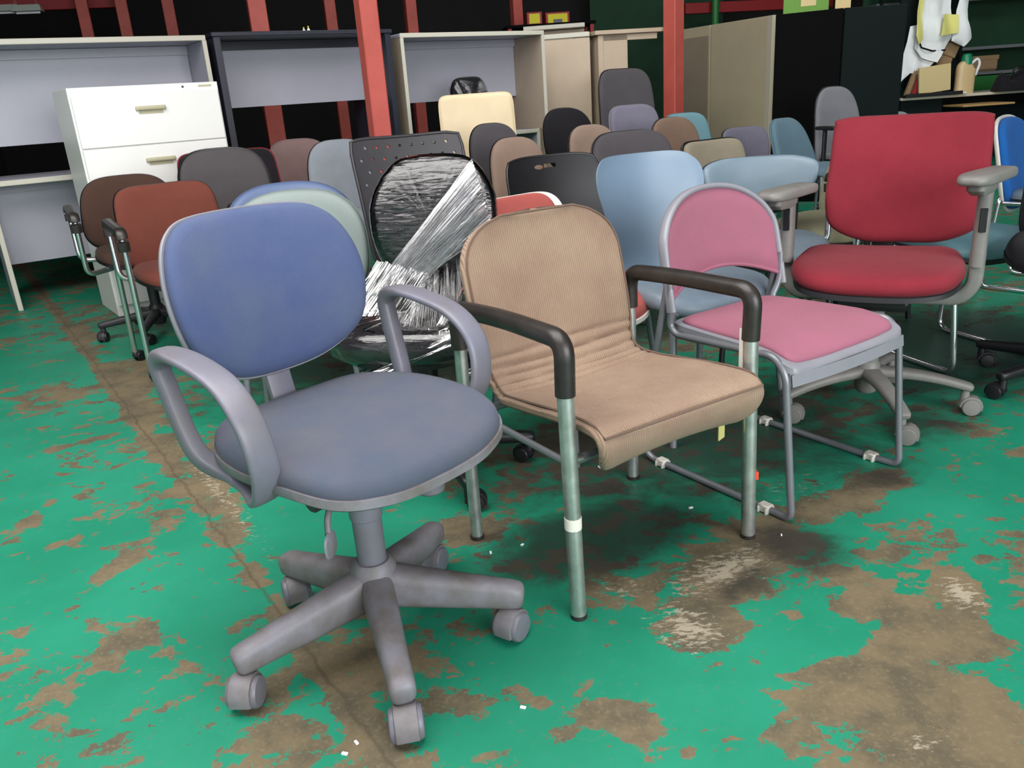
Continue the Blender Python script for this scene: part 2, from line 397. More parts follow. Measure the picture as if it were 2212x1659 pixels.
def tan_armchair():
    t = thing('lounge_armchair', 'tan fabric armchair with black-sleeved arms and chrome legs, beside the blue swivel chair', 'chair', (.214, 1.777, 0), R(31.8))
    hx, hy = .26, .205
    W = .235
    prof = [(-.218, .346), (-.243, .366), (-.256, .396), (-.238, .4135), (-.15, .412), (0, .396), (.09, .390), (.150, .410), (.182, .465), (.198, .55), (.222, .65), (.250, .750), (.262, .790)]
    def hw(t):
        w = W
        if t < .055: w = W*(.93+.07*(t/.055))
        if t < .12: w = min(w, W*(1-.16*(1-min(1, t/.12))**2.2))
        if t > .835: w = W*max(.0008, (1-((t-.835)/.165)**2.7))**(1/2.5)
        if .47 < t < .64: w -= .012*math.sin(math.pi*(t-.47)/.17)
        return w
    def rip(u, t):
        a = 0
        for tc, am in ((.475, .006), (.505, .008), (.535, .009), (.565, .008), (.60, .010), (.635, .006)):
            a -= am*math.exp(-((t-tc-.006*u-.004*math.sin(u*3+tc*40))/.0062)**2)*(1-.25*u*u)
        return a+.002*math.sin(t*21+u*2)*math.exp(-((t-.3)/.1)**2)
    sm = []
    sheet(prof, hw, .016, ripple=rip, cup=.012, nv=150, seam=sm).build('seat_and_back', 'tan', t, ang=60)
    MB().sweep(sm, .0028, n=6, closed=True).build('piping', 'tan_piping', t)
    for s in (-1, 1):
        MB().sweep(fillet([(s*hx, -hy-.012, 0), (s*hx, -hy, .52)], 0), .0172).build('leg', 'chrome', t)
        MB().sweep([(s*hx, hy, 0), (s*hx, hy, .55)], .0155).build('leg', 'chrome', t)
        arm = fillet([(s*hx, -hy, .50), (s*hx, -hy-.004, .612), (s*(hx-.004), .02, .612), (s*hx, hy, .600), (s*hx, hy, .505)], [0, .04, .15, .045, 0], 8)
        MB().sweep(arm, .0205, n=16).build('armrest', 'black_rubber', t)
        MB().sweep([(s*(hx-.012), -hy, .345), (s*(hx-.012), hy, .345)], .008).build('side_rail', 'steel', t)
        for y, z in ((-hy, .36), (hy, .44), (hy, .50)):
            MB().cyl((s*(hx-.035), y, z), (s*(hx-.008), y, z), .009, ch=.002).build('bolt', 'bright_chrome', t)
        for y in (-hy-.012, hy):
            MB().lathe([(.0165, 0), (.0178, .001), (.0178, .010)], (s*hx, y, 0)).build('foot', 'black_rubber', t)
    for y in (-hy+.02, hy-.02):
        MB().cyl((-hx+.02, y, .345), (hx-.02, y, .345), .010).build('cross_bar', 'steel', t)
    MB().lathe([(.0177, -.013), (.0180, -.013), (.0180, .013), (.0177, .013)], (-hx, -hy-.0065, .225), (0, -.02, 1), 20).build('sticker', 'sticker_white', t)
    MB().box((hx+.0155, -hy-.0095-.006, .165), (.008, .022, .02), Matrix.Rotation(R(-32), 3, 'Z'), ch=.001).build('sticker', 'sticker_orange', t)
    MB().box((hx-.055, -hy+.03, .30), (.030, .002, .075), Matrix.Rotation(.3, 3, 'Z')).build('tag', 'tag_yellow', t)
    MB().box((hx+.002, -hy+.028, .44), (.002, .012, .16), ch=0).build('tape_strip', 'sticker_white', t)
    return t
# ------------------------------------------------------------------ hero: pink sled chair
def pink_chair():
    t = thing('stacking_chair', 'pink padded stacking chair with grey sled frame and arched back', 'chair', (.728, 2.115, 0), R(33.5))
    hx = .235
    for s in (-1, 1):
        p = [(s*.232+.012, .182, .56), (s*.230+.011, .178, .48), (s*(hx-.02), .185, .425), (s*(hx-.02), .16, .405), (s*hx, -.18, .424), (s*hx, -.215, .385), (s*hx, -.252, .012), (s*(hx-.004), -.20, .010), (s*(hx-.004), .25, .010), (s*(hx-.004), .29, .05), (s*.230+.011, .190, .55)]
        MB().sweep(fillet(p, [0, .04, .05, .1, .08, .06, .05, .05, .05, .05, 0], 7), .0095, n=12).build('sled_frame', 'steel', t)
        for y in (-.17, .20):
            b = MB().box((s*(hx-.004), y, .012), (.026, .034, .022), ch=.003)
            b.box((s*(hx-.004), y-.012, .008), (.034, .006, .016), ch=.001); b.box((s*(hx-.004), y+.012, .008), (.034, .006, .016), ch=.001)
            b.build('runner_clip', 'white_clip', t)
    # seat frame with wide front fascia, pad
    ol = outline_pts([(0, -.235), (.16, -.235), (.226, -.225), (.236, -.17), (.226, .0), (.205, .16), (.17, .205), (.08, .215)], 8)
    def fn(u, v, w):
        f = max(0, -v/.235-.45)/.55
        return Vector((u, v, .432+w-.036*f*f-.008*(1-(u/.23)**2)))
    MB().cushion(ol, [(0, .0), (.9, .001), (.97, .004), (1, 0), (1.0, -.016), (.96, -.018), (0, -.018)], fn).build('seat_rim', 'light_grey_plastic', t, ang=50)
    fa = MB().grid(lambda a, b: Vector(((a*2-1)*.232, -.228-.014*math.cos((a*2-1)*1.45)-.004*b, .386-.030*b)), 24, 3)
    fa.grid(lambda a, b: Vector(((a*2-1)*.232, -.221-.014*math.cos((a*2-1)*1.45)-.004*b, .386-.030*b)), 24, 3)
    fa.build('seat_fascia', 'light_grey_plastic', t)
    ol2 = [(a*.915, -.004+(b+.004)*.925) for a, b in ol]
    MB().cushion(ol2, CUSH(.010, .012), lambda u, v, w: fn(u, v, w+.004)).build('seat', 'pink', t, ang=70)
    # arched back
    bw = .232; z0 = .532
    def bp(u, v, w=0):   # u -1..1 ; v height above z0
        st = .20; x = u*bw*(1-.02*v/.3)+.012
        return Vector((x, .222+v*st-w-.035*u*u, z0+v))
    def top(u): return .080+.160*math.sqrt(max(0, 1-abs(u)**2.3))
    def bot(u): return -.035+.055*(1-u*u)
    arch = [bp(-1, -.065)]+[bp(-1, -.03)]+[bp(-1, .04)]
    arch += [bp(u, top(u)) for u in (-.985, -.93, -.82, -.65, -.45, -.22, 0, .22, .45, .65, .82, .93, .985)]
    arch += [bp(1, .04), bp(1, -.03), bp(1, -.065)]
    MB().sweep(catmull(arch, 5), .0085, .0155, up=(0, -1, .2), n=14, e=2.6, ups=None).build('back_frame', 'light_grey_plastic', t)
    g = MB()
    for w in (.013, -.008):
        g.grid(lambda a, b, w=w: (lambda u: bp(u, bot(u)+(top(u)-.004-bot(u))*b, w*(math.sin(math.pi*min(.5, 6*min(b, 1-b)*.5))*.6+.4)*(min(1, 8*(1-abs(u)))*.6+.4)))((a*2-1)*.955), 36, 16)
    g.build('backrest', 'pink', t, ang=80)
    MB().sweep(catmull([bp(u, bot(u)-.002, .002) for u in [(-.955+1.91*k/16) for k in range(17)]], 2), .006, n=10).build('back_lower_edge', 'pink', t)
    return t
# ------------------------------------------------------------------ hero: red task chair
def red_task_chair():
    t = thing('task_chair', 'crimson swivel chair with tall square back and height-adjustable grey arms', 'chair', (1.165, 2.49, 0), R(-28))
    star(t, R(26-92), Rad=.31, zh=.145, zt=.10, m='grey_green_plastic', mw='grey_green_plastic', w0=.030, w1=.022, h0=.018, h1=.012, arch=.012, heads=[R(-2), R(10), R(-2), R(5), R(0)], cr=.028, cw=.055)
    gas_column(t, .13, .37, 'grey_green_plastic', .030)
    MB().box((0, 0, .385), (.22, .26, .05), ch=.015).build('seat_mechanism', 'black_plastic', t)
    MB().cyl((.11, .03, .385), (.17, .03, .385), .018, ch=.003).build('tilt_knob', 'black_plastic', t)
    ol = outline_pts([(0, -.24), (.13, -.232), (.210, -.185), (.245, -.07), (.243, .08), (.215, .18), (.13, .205)], 9)
    def fn(u, v, w):
        f = max(0, -v/.25-.3)/.7
        return Vector((u, v, .474+w-.012*f*f+.018*max(0, v/.22)**2-.01*(1-(u/.25)**2)))
    MB().cushion(ol, CUSH(.016, .027), fn).build('seat', 'red', t, ang=70)
    MB().cushion([(a*.97, b*.97) for a, b in ol], [(0, -.03), (.97, -.022), (1, -.026), (1, -.040), (.9, -.048), (0, -.05)], fn).build('seat_shell', 'dark_plastic', t)
    H = .40
    bf0 = back_fn(.20, .515, R(12), .85, .018, H)
    bf = lambda u, v, w: bf0(u, v, w)+Vector((.055, 0, 0))
    bo = outline_pts([(0, 0), (.12, .004), (.212, .045), (.236, .12), (.232, .25), (.229, .365), (.217, .392), (.12, .405)], 8)
    std_back(t, bo, bf, 'red', 'dark_plastic', th=.022, dome=.01, rim=1.0)
    MB().sweep(fillet([(0, .10, .39), (0, .25, .40), (0, .27, .50), (0, .33, .75)], .05), .035, .012, ups=None, up=(0, -1, 0), n=10, e=4).build('back_upright', 'black_plastic', t)
    for s in (-1, 1):
        x = .275; zq = .04 if s > 0 else 0
        MB().sweep(fillet([(s*.12, .03, .375), (s*.24, .03, .375), (s*x, .03, .42), (s*x, .03, .52)], [0, .06, .07, 0], 8), .022, .014, up=(0, 1, 0), n=14, e=3).build('arm_bracket', 'grey_green_plastic', t)
        MB().sweep([(s*x, .03, .48), (s*x, .025, .60), (s*x, .02, .685+zq)], .021, .032, up=(0, 1, 0), n=16, e=3).build('arm_post', 'grey_green_plastic', t)
        MB().sweep([(s*x, .03, .40), (s*x, .03, .50)], .019, .028, up=(0, 1, 0), n=16, e=3)
        MB().box((s*(x-.0), -.011, .62), (.020, .004, .07), ch=.002).build('arm_slot', 'black_plastic', t)
        pad = [(0, -.13), (.03, -.125), (.047, -.085), (.045, 0), (.038, .08), (.028, .125)]
        ol3 = outline_pts(pad, 7); q = R(-24)
        MB().cushion(ol3, CUSH(.008, .014), lambda u, v, w: Vector((s*x+u*math.cos(q)-v*math.sin(q), .0+u*math.sin(q)+v*math.cos(q), .705+zq+w+.02*v))).build('arm_pad', 'grey_green_plastic', t, ang=70)
        MB().cushion([(a*.6, b*.45-.03) for a, b in ol3], [(0, .0), (1, 0), (1, -.02), (.7, -.034), (0, -.036)], lambda u, v, w: Vector((s*x+u*math.cos(q)-v*math.sin(q), .0+u*math.sin(q)+v*math.cos(q), .692+zq+w))).build('arm_pad_mount', 'grey_green_plastic', t)
    return t
blue_task_chair(); tan_armchair(); pink_chair(); red_task_chair()
# ------------------------------------------------------------------ background chairs
def depthpt(px, py, d): return _O + ray(px, py)*d
def tube_legs(root, w, d, z, m, r=.011, splay=.03, back_up=None, feet=True):
    for sx in (-1, 1):
        for sy in (-1, 1):
            top = (sx*(w/2-.04), sy*(d/2-.05), z-.03); ft = (sx*(w/2-.04+splay), sy*(d/2-.05+splay*1.4), 0)
            MB().sweep([ft, top], r).build('leg', m, root)
    for sy in (-1, 1):
        MB().cyl((-(w/2-.04), sy*(d/2-.05), z-.035), (w/2-.04, sy*(d/2-.05), z-.035), r*.8).build('cross_bar', m, root)
def chair(label, P, rz, ol, H, tilt=12, curv=.7, lum=.01, th=.022, dome=.010, m='', ms='black_plastic', rim=1.02, seat=(.46, .43, .45), mseat=None, base='star', mb='black_plastic', mc='black_plastic', arms=None, group=None, name='task_chair', y0=.19, k=3.2, back=None, seat_shell='black_plastic', srz=20, back_post=True, R5=.29, at_=None):
    LOG = 0
    """P = top centre of the backrest in the room"""
    t_ = R(tilt); ytop = y0+H*math.sin(t_); z0 = P[2]-H*math.cos(t_); rz = R(rz)
    ox, oy = (P[0]+math.sin(rz)*ytop, P[1]-math.cos(rz)*ytop) if at_ is None else at_
    if LOG: print('CH', name, label[:30], round(ox, 2), round(oy, 2), round(P[2], 2))
    t = thing(name, label, 'chair', (ox, oy, 0), rz, group)
    fn = back_fn(y0, z0, t_, curv, lum, H)
    if back: back(t, fn)
    else: std_back(t, ol, fn, m, ms, th=th, dome=dome, rim=rim)
    sw, sd, sz = seat
    std_seat(t, sw, sd, sz, mseat or m, seat_shell, k=k)
    if base == 'star':
        star(t, R(srz), Rad=R5, zh=.13, zt=.095, m=mb, mw=mc, w0=.026, w1=.018, h0=.024, h1=.014)
        gas_column(t, .12, sz-.05, mb, .026)
        if back_post: MB().sweep(fillet([(0, .06, sz-.055), (0, y0+.035, sz-.05), fn(0, H*.1, -.035), fn(0, H*.55, -.03)], .04), .03, .007, up=(0, -1, .2), n=8, e=4).build('back_upright', mb, t)
        MB().box((0, 0, sz-.055), (.18, .2, .035), ch=.01).build('seat_mechanism', mb, t)
    elif base == 'legs':
        tube_legs(t, sw, sd, sz, mb)
        for s in (-1, 1):
            MB().sweep(fillet([(s*(sw*.5-.05), .05, sz-.035), (s*(sw*.5-.05), y0+.03, sz-.03), fn(s*(sw*.5-.06), .02, -.026), fn(s*(sw*.5-.07), H*.45, -.024)], .04), .009).build('back_upright', mb, t)
    elif base == 'sled':
        for s in (-1, 1):
            x = s*(sw/2-.02)
            MB().sweep(fillet([(x, sd/2-.02, sz-.03), (x, -sd/2+.03, sz-.03), (x, -sd/2-.02, .012), (x, sd/2+.04, .012), (x, y0+.02, sz-.02), fn(s*(sw/2-.05), .08, -.02), fn(s*(sw/2-.06), H*.5, -.02)], .05), .011).build('sled_frame', mb, t)
    if arms: arms(t, sw, sd, sz)
    return t
def arms_T(m='black_plastic', z=.66, x=.27):
    def f(t, sw, sd, sz):
        for s in (-1, 1):
            MB().sweep(fillet([(s*.1, .02, sz-.05), (s*x, .02, sz-.05), (s*x, .02, z)], .05), .018, .010, up=(0, 1, 0), n=10, e=3).build('arm_post', m, t)
            MB().cushion(rounded(.032, .12, 3, 28), CUSH(.006, .012), lambda u, v, w: Vector((s*x+u, v, z+.01+w))).build('arm_pad', m, t)
    return f
def arms_chrome(z=.66, x=.27, casters=False, m='bright_chrome'):
    def f(t, sw, sd, sz):
        for s in (-1, 1):
            y1 = -sd/2-.0
            MB().sweep(fillet([(s*(sw/2-.06), .12, sz-.04), (s*x, .12, sz-.03), (s*x, .14, z), (s*x, y1, z-.01), (s*x, y1+.015, .04 if casters else sz-.06)]+([] if casters else [(s*(sw/2-.06), y1+.06, sz-.05)]), .045), .0125).build('arm_frame', m, t)
            MB().sweep(fillet([(s*x, .13, z-.05), (s*x, .14, z+.012), (s*x, y1-.006, z), (s*x, y1+.004, z-.075)], .045), .023, .019, n=12, e=3, up=(0, 0, 1)).build('armrest', 'black_rubber', t)
            if casters:
                MB().sweep([(s*x, .20, .04), (s*(x-.0), .14, z-.04)], .0125).build('leg', m, t)
                for y in (y1+.015, .20): caster(t, s*x, y, .5, 'dark_plastic', 'black_plastic', r=.022, w=.04, zt=.06)
    return f
M['dark_brown'] = fabric('dark_brown_fabric', (78, 58, 50))
M['rust_brown'] = fabric('rust_brown_fabric', (112, 62, 52))
M['charcoal'] = fabric('charcoal_fabric', (82, 78, 80))
M['mauve'] = fabric('mauve_brown_fabric', (132, 108, 106))
M['grey_blue'] = fabric('grey_blue_fabric', (146, 152, 160))
M['sky'] = mat('sky_blue_plastic', (112, 134, 154), .38, 0, .06, 5)
M['sky_seat'] = mat('dusty_blue_plastic', (118, 134, 148), .45, 0, .1, 8, rgb2=(106, 118, 128))
M['mid_blue'] = mat('soft_blue_vinyl', (88, 106, 142), .5, 0, .08, 6)
M['celadon'] = mat('celadon_grey_vinyl', (122, 134, 132), .55, 0, .08, 6)
M['cream'] = mat('cream_vinyl', (236, 214, 176), .5, 0, .08, 5)
M['dark_grey'] = fabric('dark_grey_fabric', (82, 78, 82))
M['brown_tan'] = fabric('dusty_tan_fabric', (146, 124, 110))
M['black_fab'] = fabric('black_fabric', (34, 32, 36))
M['lavender'] = fabric('lavender_grey_fabric', (118, 114, 130))
M['teal'] = mat('pale_teal_vinyl', (104, 142, 152), .5, 0, .06, 6)
M['umber'] = fabric('worn_umber_fabric', (122, 100, 86))
M['taupe'] = fabric('taupe_fabric', (152, 142, 124))
M['pale_blue'] = mat('pale_blue_vinyl', (130, 150, 164), .42, 0, .08, 6)
M['steel_blue'] = fabric('steel_blue_fabric', (98, 124, 138))
M['mid_grey'] = fabric('mid_grey_fabric', (126, 126, 132))
M['coral'] = fabric('coral_fabric', (160, 82, 76))
M['royal'] = fabric('royal_blue_fabric', (34, 96, 168))
M['white_plastic'] = mat('off_white_plastic', (215, 212, 204), .4)
M['olive_seat'] = fabric('olive_beige_fabric', (134, 132, 108))
RO = rounded
P = depthpt
H_ = .40
def oval(w, h, k=2.6, wt=1, wb=1): return rounded(w/2, h/2, k, 56, wtop=wt, wbot=wb, cy=h/2)
# left group
chair('dark brown fabric chair in front of the white filing cabinet', P(262, 378, 4.25), 30, oval(.52, .38, 3.2, .80), .38, m='dark_brown', name='task_chair', arms=arms_chrome(.66, .29), mb='dark_plastic', seat=(.47, .44, .44), srz=175)
chair('reddish brown chair on chrome legs with casters, left behind the blue swivel chair', P(345, 396, 3.72), 32, oval(.47, .38, 5, .92), .38, m='rust_brown', base='none', arms=arms_chrome(.64, .27, True), seat=(.47, .44, .43), name='guest_chair')
chair('charcoal fabric chair with black shell in front of the red-edged chair', P(470, 322, 4.1), 26, oval(.47, .40, 3.2, .86), .40, m='charcoal', rim=1.05, arms=arms_T(z=.60), seat=(.47, .44, .44), srz=5)
chair('black-faced chair with thin red rim behind the charcoal chair', P(484, 327, 4.62), 24, oval(.56, .42, 7, .92), .42, m='black_fab', ms='red', rim=1.03, base='legs', mb='steel', name='side_chair', th=.014)
M['maroon'] = M['mauve']
chair('mauve-brown fabric chair below the black desk, left of the grey-blue one', P(638, 300, 5.6), 24, oval(.48, .42, 3, .86), .42, m='mauve', base='star', ms='light_grey_plastic')
chair('grey-blue fabric chair between the mauve chair and the perforated black chair', P(726, 301, 4.85), 22, oval(.45, .44, 3, .84), .44, m='grey_blue', base='star', mseat='grey_blue')
# two round-backed chairs behind the blue one
chair('soft blue round-backed chair showing as a crescent above the celadon one', P(612, 394, 3.3), 24, oval(.53, .40, 2.5, .95), .40, m='mid_blue', ms='mid_blue', curv=.9, base='legs', mb='steel', name='side_chair', seat=(.42, .38, .44))
chair('celadon grey round-backed chair directly behind the blue swivel chair', P(634, 410, 2.72), 5, oval(.46, .42, 2.5, 1.0), .42, m='celadon', ms='celadon', curv=.9, base='legs', mb='steel', name='side_chair', seat=(.40, .34, .44), y0=.16)
# perforated chair
def perf_back(t, fn):
    W, Hh, nx, ny = .235, .50, 19, 21
    def mp(i, j, w=0, du=0, dv=0):
        u = (i+du)/nx*2-1; v = (j+dv)/ny*2-1
        x = u*W*(1-.045*abs(v)**8)*(.92+.08*(v+1)/2); y = Hh*(.5+.5*v*(1-.05*abs(u)**8))
        return fn(x, y, w)
    g = MB(); T = .008
    oct_ = [(0, 0), (.5, 0), (1, 0), (1, .5), (1, 1), (.5, 1), (0, 1), (0, .5)]
    for j in range(ny):
        for i in range(nx):
            hole = (j % 2 == 1 and 1 <= j < ny-1) and ((i+(j//2)) % 2 == 1) and 1 <= i < nx-1
            if not hole:
                for w in (0, -T): g.add([mp(i, j, w), mp(i+1, j, w), mp(i+1, j+1, w), mp(i, j+1, w)], [(0, 1, 2, 3)])
            else:
                inn = [(.5+.25*math.cos(a), .5+.28*math.sin(a)) for a in [math.atan2(b-.5, a_-.5) for a_, b in oct_]]
                for w in (0, -T):
                    v = [mp(i, j, w, a, b) for a, b in oct_]+[mp(i, j, w, a, b) for a, b in inn]
                    g.add(v, [(k, (k+1) % 8, 8+(k+1) % 8, 8+k) for k in range(8)])
                v = [mp(i, j, 0, a, b) for a, b in inn]+[mp(i, j, -T, a, b) for a, b in inn]
                g.add(v, [(k, (k+1) % 8, 8+(k+1) % 8, 8+k) for k in range(8)])
    g.build('backrest', 'dark_plastic', t, ang=30)
    e = [mp(i, 0, -T/2) for i in range(0, nx+1, 2)]+[mp(nx, j, -T/2) for j in range(1, ny, 2)]+[mp(nx, ny, -T/2)]+[mp(i, ny, -T/2) for i in range(nx-2, 0, -2)]+[mp(0, j, -T/2) for j in range(ny, 0, -2)]
    MB().sweep(e, .0075, n=8, closed=True).build('back_rim', 'dark_plastic', t)
chair('charcoal plastic chair with perforated back, behind the plastic-wrapped chair', P(872, 294, 3.25), 24, None, .50, tilt=14, curv=.5, back=perf_back, m='dark_plastic', base='legs', mb='dark_plastic', name='side_chair', seat=(.44, .40, .44), seat_shell=None)
# plastic wrapped chair
def wrapped():
    Pt = P(935, 343, 2.40); H = .37; tl = R(10); rz = R(-12); y0 = .20
    z0 = Pt.z-H*math.cos(tl); yt = y0+H*math.sin(tl)
    t = thing('wrapped_task_chair', 'black swivel chair wrapped in clear stretch film, between the blue and tan chairs', 'chair', (Pt.x+math.sin(rz)*yt, Pt.y-math.cos(rz)*yt, 0), rz)
    fn = back_fn(y0, z0, tl, .8, .012, H)
    ol = outline_pts([(0, 0), (.08, .006), (.150, .06), (.182, .16), (.178, .26), (.125, .345), (.06, .372)], 9)
    std_back(t, ol, fn, 'black_fab', 'black_plastic', th=.022, dome=.012)
    std_seat(t, .44, .42, .455, 'black_fab', 'black_plastic')
    star(t, R(-68+12), Rad=.30, zh=.13, zt=.095, m='black_plastic', mw='black_plastic', w0=.026, w1=.02, h0=.024, h1=.015)
    gas_column(t, .12, .40, 'black_plastic', .026)
    MB().sweep(fillet([(0, .06, .40), (0, .235, .40), fn(0, .05, -.035), fn(0, .22, -.03)], .04), .03, .007, up=(0, -1, .2), n=8, e=4).build('back_upright', 'black_plastic', t)
    # horizontal mesh ribs showing on the back
    rb = MB()
    for i in range(17):
        v = .085+i*.0125
        hw = .115-.02*abs(i-8)/8
        rb.sweep([fn(u*hw-.02, v, .034-.030*(u*hw/.18)**2) for u in (-1, -.66, -.33, 0, .33, .66, 1)], .0022, n=6)
    rb.build('back_ribs', 'dark_plastic', t)
    random.seed(3)
    def wr(a): return .004*math.sin(a*9+1)+.003*math.sin(a*23)+.002*math.sin(a*41)
    f = MB()
    ol2 = [(a*1.045+0, (b-.18)*1.05+.18) for a, b in ol]
    f.cushion(ol2, [(0, .046), (.3, .044), (.5, .041), (.7, .036), (.85, .028), (.95, .018), (1.0, .0), (1.0, -.03), (.9, -.05), (.5, -.055), (0, -.056)],
              lambda u, v, w: fn(u, v, w+wr(u*14+v*9+w*30)*.35))
    f.build('plastic_wrap', 'film', t, ang=0)
    def band(a0, a1, b0, b1, n=150, mth=24, amp=.006, sag=.0, k=3):
        a0, a1, b0, b1 = map(Vector, (a0, a1, b0, b1))
        nn = (a1-a0).cross(b0-a0).normalized()
        def g(i, j):
            p = a0.lerp(a1, i).lerp(b0.lerp(b1, i), j)
            pinch = 1
            return p+nn*(amp*math.sin(i*k*6.28+math.sin(j*3)*1.2)*(.6+.4*math.cos(j*5))+amp*.35*math.sin(i*97+j*3)+amp*.25*math.sin(i*211+j*5))-Vector((0, 0, sag*math.sin(math.pi*j)))
        return MB().grid(g, n, mth)
    # bands stretched from the back down to the seat sides
    band(fn(.13, .36, .03), fn(.19, .16, .03), (-.20, .02, .50), (-.12, .16, .50), k=4).build('wrap_band', 'film_band', t, ang=0)
    band(fn(.10, .30, .05), fn(.185, .20, .04), fn(-.16, .02, .03), fn(-.06, -.02, .05), k=5, amp=.004).build('wrap_band', 'film_band', t, ang=0)
    band(fn(-.17, .08, .03), fn(.10, .0, .04), (-.28, .0, .44), (.12, -.17, .50), k=7, amp=.008).build('wrap_band', 'film_band', t, ang=0)
    band(fn(.16, .10, .03), fn(-.05, .02, .05), (.24, -.12, .48), (.02, -.22, .485), k=6, amp=.008).build('wrap_band', 'film_band', t, ang=0)
    band((-.30, -.12, .475), (.235, -.18, .49), (-.24, .10, .40), (-.10, -.26, .37), k=9, amp=.010).build('wrap_band', 'film_band', t, ang=0)
    f = MB().cushion(rounded(.245, .235, 3, 56), [(0, .040), (.5, .038), (.8, .034), (.95, .025), (1.0, .005), (1.0, -.04), (.9, -.06), (0, -.065)],
                     lambda u, v, w: Vector((u, v, .462+w+wr(u*20-v*11)*.8)))
    f.build('plastic_wrap', 'film', t, ang=0)
    return t
wrapped()
# centre group
def cream_back(t, fn):
    MB().cushion(rounded(.26, .34, 12, 64, cy=.34), [(0, .016), (.9, .016), (.97, .013), (1, .004), (1, -.012), (.97, -.018), (0, -.018)], fn).build('backrest', 'cream', t, ang=50)
    MB().sweep([fn(u, v, .004) for u, v in [(a*1.0, b) for a, b in rounded(.26, .34, 12, 64, cy=.34)]], .004, n=6, closed=True).build('piping', 'cream', t)
chair('cream vinyl chair with tall rectangular back standing near the grey desk', P(1026, 203, 5.5), 14, None, .68, tilt=6, curv=.05, lum=0, back=cream_back, m='cream', base='sled', mb='bright_chrome', name='side_chair')
def wrapped_head(t, fn):
    ol = oval(.32, .62, 4, .95); std_back(t, ol, fn, 'black_fab', 'black_plastic')
    MB().cushion([(a*1.06, (b-.31)*1.03+.31) for a, b in ol], [(0, .05), (.5, .045), (.9, .034), (1, .0), (1, -.04), (0, -.05)], lambda u, v, w: fn(u, v, w+.004*math.sin(u*90+v*40))).build('plastic_wrap', 'film', t)
chair('high-backed black chair in clear film, its top showing above the cream back', P(1008, 168, 6.3), 20, None, .62, tilt=8, curv=.5, back=wrapped_head, m='black_fab', name='executive_chair')
chair('dark grey oval-backed chair partly hiding the cream back', P(1058, 266, 5.0), 26, oval(.385, .44, 3, .84), .44, m='dark_grey')
chair('tan oval-backed fabric chair behind the black chair with hand hole', P(1106, 296, 4.5), 26, oval(.385, .44, 3, .84), .44, m='brown_tan')
def hand_back(t, fn):
    W, Hh, nx, ny = .232, .34, 30, 20
    def mp(i, j, w=0):
        u = i/nx*2-1; v = j/ny*2-1
        x = u*W*(1-.10*abs(v)**5); y = Hh*(.5+.5*v*(1-.12*abs(u)**4))
        return fn(x, y, w)
    g = MB(); T = .009
    sk = lambda i, j: (13 <= i <= 16 and j == 17)
    for j in range(ny):
        for i in range(nx):
            if sk(i, j): continue
            for w in (0, -T): g.add([mp(i, j, w), mp(i+1, j, w), mp(i+1, j+1, w), mp(i, j+1, w)], [(0, 1, 2, 3)])
            for di, dj, a, b in ((1, 0, (1, 0), (1, 1)), (-1, 0, (0, 0), (0, 1)), (0, 1, (0, 1), (1, 1)), (0, -1, (0, 0), (1, 0))):
                if sk(i+di, j+dj): g.add([mp(i+a[0], j+a[1]), mp(i+b[0], j+b[1]), mp(i+b[0], j+b[1], -T), mp(i+a[0], j+a[1], -T)], [(0, 1, 2, 3)])
    g.build('backrest', 'black_plastic', t, ang=30)
    e = [mp(i, 0, -T/2) for i in range(0, nx+1, 2)]+[mp(nx, j, -T/2) for j in range(2, ny, 2)]+[mp(i, ny, -T/2) for i in range(nx, 0, -2)]+[mp(0, j, -T/2) for j in range(ny, 0, -2)]
    MB().sweep(e, .007, n=8, closed=True).build('back_rim', 'black_plastic', t)
    MB().cushion(rounded(.022, .011, 2, 24), [(0, .003), (.8, .003), (1, 0), (0, 0)], lambda u, v, w: fn(-.058+u, .292+v, w+.001)).build('worn_patch', 'umber', t)
chair('black plastic chair with hand hole in its back, behind the tan armchair', P(1184, 336, 3.62), 24, None, .34, curv=.6, back=hand_back, m='black_plastic', mseat='black_plastic', base='legs', mb='dark_plastic', name='side_chair', seat_shell=None)
chair('black round-backed fabric chair left of the small tan back', P(1216, 233, 6.1), 24, oval(.43, .46, 2.6, .95), .46, m='black_fab')
chair('small tan fabric chair right of the black round back', P(1270, 269, 5.25), 26, oval(.40, .42, 3, .86), .42, m='brown_tan')
chair('tall charcoal executive chair behind the lavender-grey one', P(1342, 149, 6.75), 20, oval(.54, .72, 4.5, .90), .72, tilt=8, m='dark_grey', name='executive_chair', arms=arms_T(z=.68))
chair('lavender-grey chair with pale rim in front of the tall charcoal chair', P(1362, 227, 5.75), 20, oval(.41, .38, 4, .92), .38, m='lavender', ms='light_grey_plastic', rim=1.03, base='legs', mb='steel', name='side_chair')
chair('umber fabric chair in front of the pale teal one', P(1448, 253, 5.3), 24, oval(.40, .40, 3, .86), .40, m='umber')
chair('pale teal vinyl chair peeking out behind the umber chair', P(1474, 244, 6.2), 26, oval(.45, .38, 4, .86), .38, m='teal', ms='teal', base='legs', mb='steel', name='side_chair')
chair('wide charcoal chair with thin chrome edge above the sky blue back', P(1352, 283, 4.0), 22, oval(.48, .36, 3.6, .90), .36, m='dark_grey', ms='dark_plastic', rim=1.03, base='sled', mb='bright_chrome', name='side_chair')
chair('taupe fabric chair with black piped edge, left of the steel blue backs', P(1529, 303, 4.5), 30, oval(.46, .34, 6, .95), .34, m='taupe', ms='black_plastic', rim=1.05, base='sled', mb='bright_chrome', name='side_chair')
